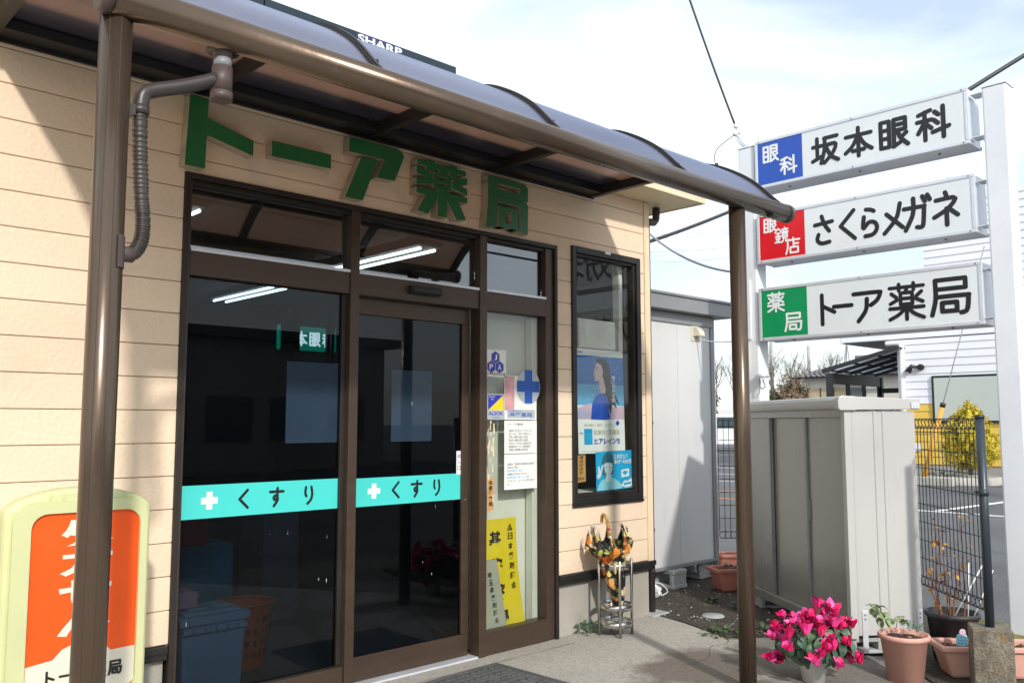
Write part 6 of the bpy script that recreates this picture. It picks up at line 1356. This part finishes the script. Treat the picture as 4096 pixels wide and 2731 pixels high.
# kerbed planting island + golden conifer
isl = thing('planting_island', 'low pale concrete ring around the golden conifer', 'kerb', (21.9, 7.68, 0))
m_ = MB(); m_.lathe([(0.80, 0.0), (0.80, 0.16), (0.68, 0.18), (0.64, 0.15), (0, 0.14)], (21.9, 7.68, 0), 36); m_.build('kerb_ring', 'asphalt_kerb', isl)
tag(B(20.45, 20.75, 7.45, 8.55, 0, 0.20).build('kerb_stop', 'asphalt_kerb', loc=(20.6, 8, 0), bevel=0.02), 'pale concrete wheel stop before the conifer ring', 'kerb')
tag(B(20.3, 20.5, 8.35, 8.62, 0, 0.24).build('kerb_stop', 'asphalt_kerb', loc=(20.4, 8.5, 0), bevel=0.02), 'small concrete block at the foot of the yellow guy guard', 'block')
gc = thing('golden_conifer', 'golden yellow cone shaped conifer beside the clinic', 'tree', (21.9, 7.52, 0.18))
m_ = MB(); leafcloud(m_, (21.9, 7.52, 1.10), (0.60, 0.60, 0.98), 36000, 0.022, [0, 0, 0, 1], 3, hollow=0.55, fr=5.0, thr=-0.24, cone=True); m_.build('crown', ['leaf_gold', 'leaf_gold_green'], gc)
m_ = MB(); leafcloud(m_, (21.9, 7.52, 1.05), (0.50, 0.50, 0.86), 4500, 0.05, [0], 5, hollow=0.2, fr=3.0, thr=-0.9, cone=True); m_.build('inner_foliage', ['leaf_gold_green'], gc)
m_ = MB(); m_.tube([(21.9, 7.52, 0.2), (21.9, 7.52, 1.8)], [0.06, 0.02], 8); m_.build('trunk', 'twig', gc)
tuft('grass_plant', 'spiky grass tuft at the foot of the golden conifer', (21.5, 8.05, 0.14), 50, 0.22, 'leaf_far', 0.30, 0.05, seed=41, aspect=0.12)
gy = thing('guy_wire', 'yellow guarded guy wire slanting up in front of the clinic', 'guy wire', (20.6, 8.1, 0))
ga, gb = Vector((20.55, 8.12, 0.0)), Vector((20.55, 6.55, 5.3))
m_ = MB(); m_.tube([ga, ga.lerp(gb, 0.345)], 0.055, 12); m_.build('guard', 'guard_yellow', gy); m_ = MB(); m_.tube([ga, gb], 0.013, 6); m_.build('wire', 'wire_grey', gy); m_ = MB(); m_.tube([ga.lerp(gb, 0.335), ga.lerp(gb, 0.352)], 0.06, 12); m_.build('collar', 'black_metal', gy)
# glazed shelter
gs = thing('glazed_shelter', 'black framed lean-to shelter with glazed panels beside the clinic', 'shelter', (25.5, 11, 0))
SX0, SX1, SY0, SY1 = 24.0, 27.4, 10.25, 12.05
def strut(nm, a, b, r_=0.055): m_ = MB(); m_.tube([a, b], r_, 4); m_.build(nm, 'dark_frame', gs)
for (x, y) in ((SX0, SY1 - 0.08), (SX1, SY1 - 0.08), (SX1, SY0)): MB().box(x - 0.07, x + 0.07, y - 0.07, y + 0.07, 0, 2.85 if y > 11 else 3.3).build('post', 'dark_frame', gs)
MB().box(SX0, SX1, SY1 - 0.13, SY1 - 0.03, 2.55, 2.85).build('eave_beam', 'dark_frame', gs)
for i in range(5):
    x = SX0 + (SX1 - SX0) * i / 4
    m_ = MB(); m_.add([(x - .05, SY1 + .12, 2.86), (x + .05, SY1 + .12, 2.86), (x + .05, SY0 - .3, 3.42), (x - .05, SY0 - .3, 3.42), (x - .05, SY1 + .12, 2.97), (x + .05, SY1 + .12, 2.97), (x + .05, SY0 - .3, 3.53), (x - .05, SY0 - .3, 3.53)], [(0, 3, 2, 1), (4, 5, 6, 7), (0, 1, 5, 4), (1, 2, 6, 5), (2, 3, 7, 6), (3, 0, 4, 7)]); m_.build('rafter', 'dark_frame', gs)
    for j in range(3):
        if i == 4: break
        y0 = SY1 + .05 - j * 0.70; y1 = y0 - 0.66; zf = lambda y: 2.955 + (SY1 + .12 - y) * 0.56 / 2.22
        xa, xb = x + 0.055, x + (SX1 - SX0) / 4 - 0.055
        m_ = MB(); m_.add([(xa, y0, zf(y0)), (xb, y0, zf(y0)), (xb, y1, zf(y1)), (xa, y1, zf(y1)), (xa, y0, zf(y0) + .02), (xb, y0, zf(y0) + .02), (xb, y1, zf(y1) + .02), (xa, y1, zf(y1) + .02)], [(0, 3, 2, 1), (4, 5, 6, 7), (0, 1, 5, 4), (1, 2, 6, 5), (2, 3, 7, 6), (3, 0, 4, 7)]); m_.build('roof_pane', 'opal', gs)
for j in range(4):
    y = SY1 + .02 - j * 0.70; zc = 2.90 + (SY1 + .12 - y) * 0.56 / 2.22; MB().box(SX0, SX1, y - .03, y + .03, zc, zc + .04).build('purlin', 'dark_frame', gs)
for j in range(4):
    x = SX0 + 0.1 + (SX1 - SX0 - 0.2) * j / 3; MB().box(x - 0.10, x + 0.10, SY1 - 0.10, SY1 - 0.05, 0.1, 2.55).build('mullion', 'dark_frame', gs)
for zc in (1.95, 0.4): MB().box(SX0, SX1, SY1 - 0.105, SY1 - 0.045, zc, zc + 0.20).build('cross_rail', 'dark_frame', gs)
MB().box(SX0, SX1, SY1 - 0.078, SY1 - 0.072, 0.6, 2.55).build('glass_pane', 'glass_far', gs)
MB().box(SX1 - 0.06, SX1, SY0, SY1 - 0.16, 2.35, 2.50).build('cross_rail', 'dark_frame', gs)
nbd = thing('notice_board', 'brown notice board with posters inside the glazed shelter', 'notice board', (26.4, 10.9, 1.0))
MB().box(26.4, 26.45, 9.9, 11.75, 0.9, 2.08).build('board', 'wood_board', nbd); MB().box(26.385, 26.399, 11.05, 11.62, 1.0, 2.0).build('poster', 'paper', nbd); MB().box(26.385, 26.399, 10.30, 10.80, 1.0, 2.0).build('poster', 'sticker_grey', nbd); MB().box(26.38, 26.384, 10.34, 10.76, 1.55, 1.95).build('poster_print', 'shelf_dark', nbd)
m_ = MB(); rnd = random.Random(8)
for k in range(8): y, zc = rnd.uniform(11.1, 11.5), rnd.uniform(1.1, 1.9); m_.box(26.38, 26.384, y, y + 0.09, zc, zc + 0.06, k % 3)
tag(m_.build('poster_print', ['pink_fade', 'teal', 'navy'], nbd), kind='stuff')

# ================================================================ FAR HOUSE, TREES, POLES, VAN
hs = thing('tiled_house', 'cream two storey house with grey tiled hip roof behind the shelter', 'house', (58, 27.5, 0))
HX0, HX1, HY0, HY1 = 55.8, 63.5, 21.0, 29.8
MB().box(HX0, HX1, HY0, HY1, 0, 4.45).build('wall', 'house_wall', hs)
def tiled(nm, a, b, c, d, par, n=14, k=26):
    """roof plane a-b (eave) to d-c (ridge), stepped tile courses"""
    a, b, c, d = map(Vector, (a, b, c, d)); m_ = MB(); nz = (b - a).cross(d - a).normalized()
    if nz.z < 0: nz = -nz
    for i in range(n):
        t0, t1 = i / n, (i + 1) / n
        p0, p1, q0, q1 = a.lerp(d, t0), b.lerp(c, t0), a.lerp(d, t1), b.lerp(c, t1)
        for j in range(k):
            u0, u1 = j / k, (j + 1) / k; um_ = (u0 + u1) / 2
            A, Bm, Cc = p0.lerp(p1, u0) + nz * 0.05, p0.lerp(p1, um_) + nz * 0.10, p0.lerp(p1, u1) + nz * 0.05
            D, E, F = q0.lerp(q1, u0), q0.lerp(q1, um_) + nz * 0.05, q0.lerp(q1, u1)
            m_.add([A, Bm, Cc, D, E, F], [(0, 1, 4, 3), (1, 2, 5, 4)], 0)
    return tag(m_.build(nm, 'tile_grey', par), kind='stuff')
e = 0.7
hr = MB(); hr.add([(HX0 - e, HY1 + e, 4.45), (HX0 - e, HY0 - e, 4.45), (HX1, HY0 - e, 4.45), (HX1, HY1 + e, 4.45), (58.6, 27.0, 5.75), (58.6, 24.0, 5.75), (61, 24.0, 5.75), (61, 27.0, 5.75)], [(0, 1, 5, 4), (1, 2, 6, 5), (3, 0, 4, 7), (4, 5, 6, 7), (0, 3, 2, 1)]); hroof = hr.build('roof', 'roof_dark', hs)
tiled('roof_tiles', (HX0 - e, HY1 + e, 4.47), (HX0 - e, HY0 - e, 4.47), (58.6, 24.0, 5.77), (58.6, 27.0, 5.77), hroof)
tiled('roof_tiles', (HX1, HY1 + e, 4.47), (HX0 - e, HY1 + e, 4.47), (58.6, 27.0, 5.77), (61, 27.0, 5.77), hroof)
MB().box(58.3, 61, 23.6, 27.2, 5.74, 6.05).build('ridge', 'tile_grey', hroof, bevel=0.05)
for k in range(4):
    y = 29.4 - k * 0.95; MB().box(HX0 - 0.06, HX0 - 0.01, y - 0.92, y, 2.75, 3.75).build('window', 'house_window' if k < 3 else 'window_far', hs); MB().box(HX0 - 0.09, HX0 - 0.061, y - 0.03, y + 0.03, 2.70, 3.80).build('window_frame', 'dark_frame', hs)
MB().box(HX0 - 0.09, HX0 - 0.011, 25.5, 29.6, 2.62, 2.74).build('window_sill', 'dark_frame', hs)
tiled('porch_roof', (54.2, 30.0, 1.3), (54.2, 25.5, 1.3), (HX0, 26.0, 2.5), (HX0, 29.6, 2.5), hs, 7, 14)
MB().box(54.6, HX0 - 0.1, 25.6, 27.2, 0, 2.3).build('porch_wall', 'clinic_white', hs)
def bigtree(nm, lab, c, r_, h, mats, n, size, seed, bare=False, trunk_h=None, cat='tree', grp=None):
    t = thing(nm, lab, cat, c, 0, grp); rnd = random.Random(seed); m_ = MB()
    if bare:
        for k in range(3): branches(m_, Vector((c[0] + rnd.uniform(-.5, .5), c[1] + rnd.uniform(-.5, .5), 0)), Vector((rnd.uniform(-.2, .2), rnd.uniform(-.2, .2), 1)).normalized(), h * 0.36, 0.12, 5, rnd, 0, 0.62, 0.25)
        m_.build('branches', 'twig', t)
    else:
        m_.tube([(c[0], c[1], 0), (c[0], c[1], h * 0.6)], [0.12, 0.05], 7); m_.build('trunk', 'twig', t)
        m_ = MB(); leafcloud(m_, (c[0], c[1], h * 0.55), (r_, r_, h * 0.5), n, size, list(range(len(mats))), seed, 0.3, fr=2.6, thr=-0.15); m_.build('crown', mats, t)
    return t
T4 = ['leaf_far', 'leaf_far_brown']
bigtree('bush', 'rounded reddish brown bush before the tiled house', (41.45, 22.75, 0), 1.15, 3.95, ['leaf_far_brown'], 8500, 0.075, 2, cat='bush')
bigtree('bush', 'dark green bush left of the reddish bush', (41.0, 23.5, 0), 0.85, 3.2, ['leaf_far'], 5200, 0.075, 3, cat='bush')
bigtree('bush', 'yellow green low bush right of the reddish bush', (42.6, 21.75, 0), 0.6, 2.6, ['leaf_gold_green', 'leaf_far'], 2600, 0.07, 4, cat='bush')
bigtree('bush', 'brown undergrowth at the foot of the left sign post', (41.0, 24.1, 0), 1.0, 3.0, T4, 3600, 0.07, 5, cat='bush')
bigtree('bush', 'leafy bush mass seen between shed and right canopy post', (37.5, 26.2, 0), 1.6, 4.6, ['leaf_far', 'leaf_far', 'leaf_far_brown'], 8000, 0.10, 6, cat='bush')
bigtree('bush', 'small brown bush at the porch of the tiled house', (50, 24.2, 0), 0.7, 2.2, T4, 1600, 0.08, 7, cat='bush')
for k, (x, y, h) in enumerate(((62, 38.0, 7.6), (63, 35.2, 7.4), (64, 32.8, 7.2), (61, 40.5, 7.0), (55, 40, 7.2))):
    bigtree('bare_tree', ['bare winter tree behind the leftmost far pole', 'bare winter tree between the two far poles', 'bare winter tree right of the middle far pole', 'bare winter tree at the left sign post', 'bare winter tree above the van'][k], (x, y, 0), 3, h, [], 0, 0, 50 + k, bare=True)
def upole(lab, x, y, h, arms=False):
    t = thing('utility_pole', lab, 'utility pole', (x, y, 0)); m_ = MB(); m_.tube([(x, y, 0), (x, y, h)], [0.17, 0.12], 12); m_.build('pole', 'pole_concrete', t)
    if arms:
        for z in (h - 0.4, h - 1.2): MB().box(x - 0.05, x + 0.05, y - 0.7, y + 0.7, z, z + 0.08).build('crossarm', 'wire_grey', t)
    return t
upole('leftmost far concrete utility pole beside the left sign post', 63.1, 36.3, 9.6); upole('middle far concrete utility pole above the bare trees', 65.3, 34.25, 7.6)
at = thing('antenna_mast', 'lattice television antenna mast rising behind the tiled roof', 'antenna', (62, 27.5, 4.0))
for dx, dy in ((0.3, 0.3), (-0.3, 0.3), (0, -0.35)): m_ = MB(); m_.tube([(63.5 + dx, 30.2 + dy, 4.5), (63.5, 30.2, 7.6)], 0.045, 5); m_.build('strut', 'wire_grey', at)
m_ = MB(); m_.tube([(63.5, 30.2, 7.0), (63.5, 30.2, 9.2)], 0.035, 5); m_.build('mast', 'wire_grey', at)
for z in (8.2, 8.9): m_ = MB(); m_.tube([(63.5, 29.5, z), (63.5, 30.9, z)], 0.025, 5); m_.build('crossbar', 'wire_grey', at)
vn = thing('parked_van', 'white van parked beyond the fence between shed and canopy post', 'van', (38.0, 24.6, 0), R(-38))
m_ = MB(); m_.prism([(-1.9, 0.35), (1.9, 0.35), (1.95, 0.8), (1.75, 1.1), (1.15, 1.75), (0.9, 1.85), (-1.75, 1.85), (-1.9, 1.7), (-1.95, 0.8)], lambda u, v, d: (u, d, v), 0.8, -0.8); m_.build('body', 'car_white', vn, bevel=0.05)
for x0, x1 in ((-1.7, -0.75), (-0.65, 0.25), (0.35, 1.25)): 
    m_ = MB(); m_.prism([(x0, 1.15), (x1 + (0.25 if x0 > 0 else 0), 1.15), (x1 - (0.18 if x0 > 0 else 0), 1.70), (x0, 1.70)], lambda u, v, d: (u, d, v), -0.79, -0.808); m_.build('window', 'car_glass', vn)
for x in (-1.2, 1.2):
    for y in (-0.78, 0.78):
        m_ = MB(); m_.tube([(x, y - 0.09, 0.31), (x, y + 0.09, 0.31)], 0.31, 24); w_ = m_.build('tyre', 'tyre', vn); m_ = MB(); m_.tube([(x, y - 0.10, 0.31), (x, y + 0.10, 0.31)], 0.20, 10); m_.build('rim', 'alu', w_)
for x in (1.93,): MB().box(x, x + 0.03, -0.75, -0.45, 0.75, 0.95).build('headlight', 'glass_far', vn)

# ================================================================ ACROSS THE STREET (seen mirrored in the glass)
ob = thing('street_building', 'grey flat roofed building across the street mirrored in the shop glass', 'building', (9, -17, 0))
MB().box(4.0, 17, -24, -16, 0, 3.9).build('wall', 'facade_far', ob); MB().box(3.6, 17.4, -24.4, -15.6, 3.91, 4.2).build('roof', 'roof_dark', ob)
for k in range(6):
    for z in (0.9,): MB().box(4.8 + k * 2.0, 6.2 + k * 2.0, -15.995, -15.95, z, z + 1.3).build('window', 'window_far', ob)
ob2 = thing('street_house', 'darker low house across the street mirrored in the shop glass', 'house', (-6, -16, 0))
MB().box(-12, 2.0, -22, -14.5, 0, 3.6).build('wall', 'facade_far2', ob2)
m_ = MB(); m_.prism([(-23, 3.6), (-13.8, 3.6), (-18.2, 5.8)], lambda u, v, d: (d, u, v), -12.5, 2.5); m_.build('roof', 'tile_grey', ob2)
for k in range(5): MB().box(-11 + k * 2.5, -9.4 + k * 2.5, -14.495, -14.45, 0.9, 2.2).build('window', 'window_far', ob2)
sp_ = thing('utility_pole', 'near street utility pole with transformer mirrored in the right transom', 'utility pole', (13.2, -7.0, 0))
m_ = MB(); m_.tube([(13.2, -7, 0), (13.2, -7, 9.5)], [0.19, 0.13], 14); m_.build('pole', 'pole_concrete', sp_)
m_ = MB(); m_.tube([(13.55, -7, 6.0), (13.55, -7, 6.9)], 0.25, 14); m_.build('transformer', 'wire_grey', sp_)
for z in (8.9, 8.0, 7.2): MB().box(12.2, 14.2, -7.05, -6.95, z, z + 0.09).build('crossarm', 'wire_grey', sp_)
for k, (y, z) in enumerate(((-6.3, 8.95), (-7.0, 8.95), (-7.6, 8.05), (-6.4, 7.25), (-7.3, 5.9))):
    cable(['first', 'second', 'third', 'fourth', 'fifth'][k] + ' street wire from the top mirrored in the transom glass', (-25, y, z + 0.3), (40, y, z), 0.5, 0.016 if k < 4 else 0.03)
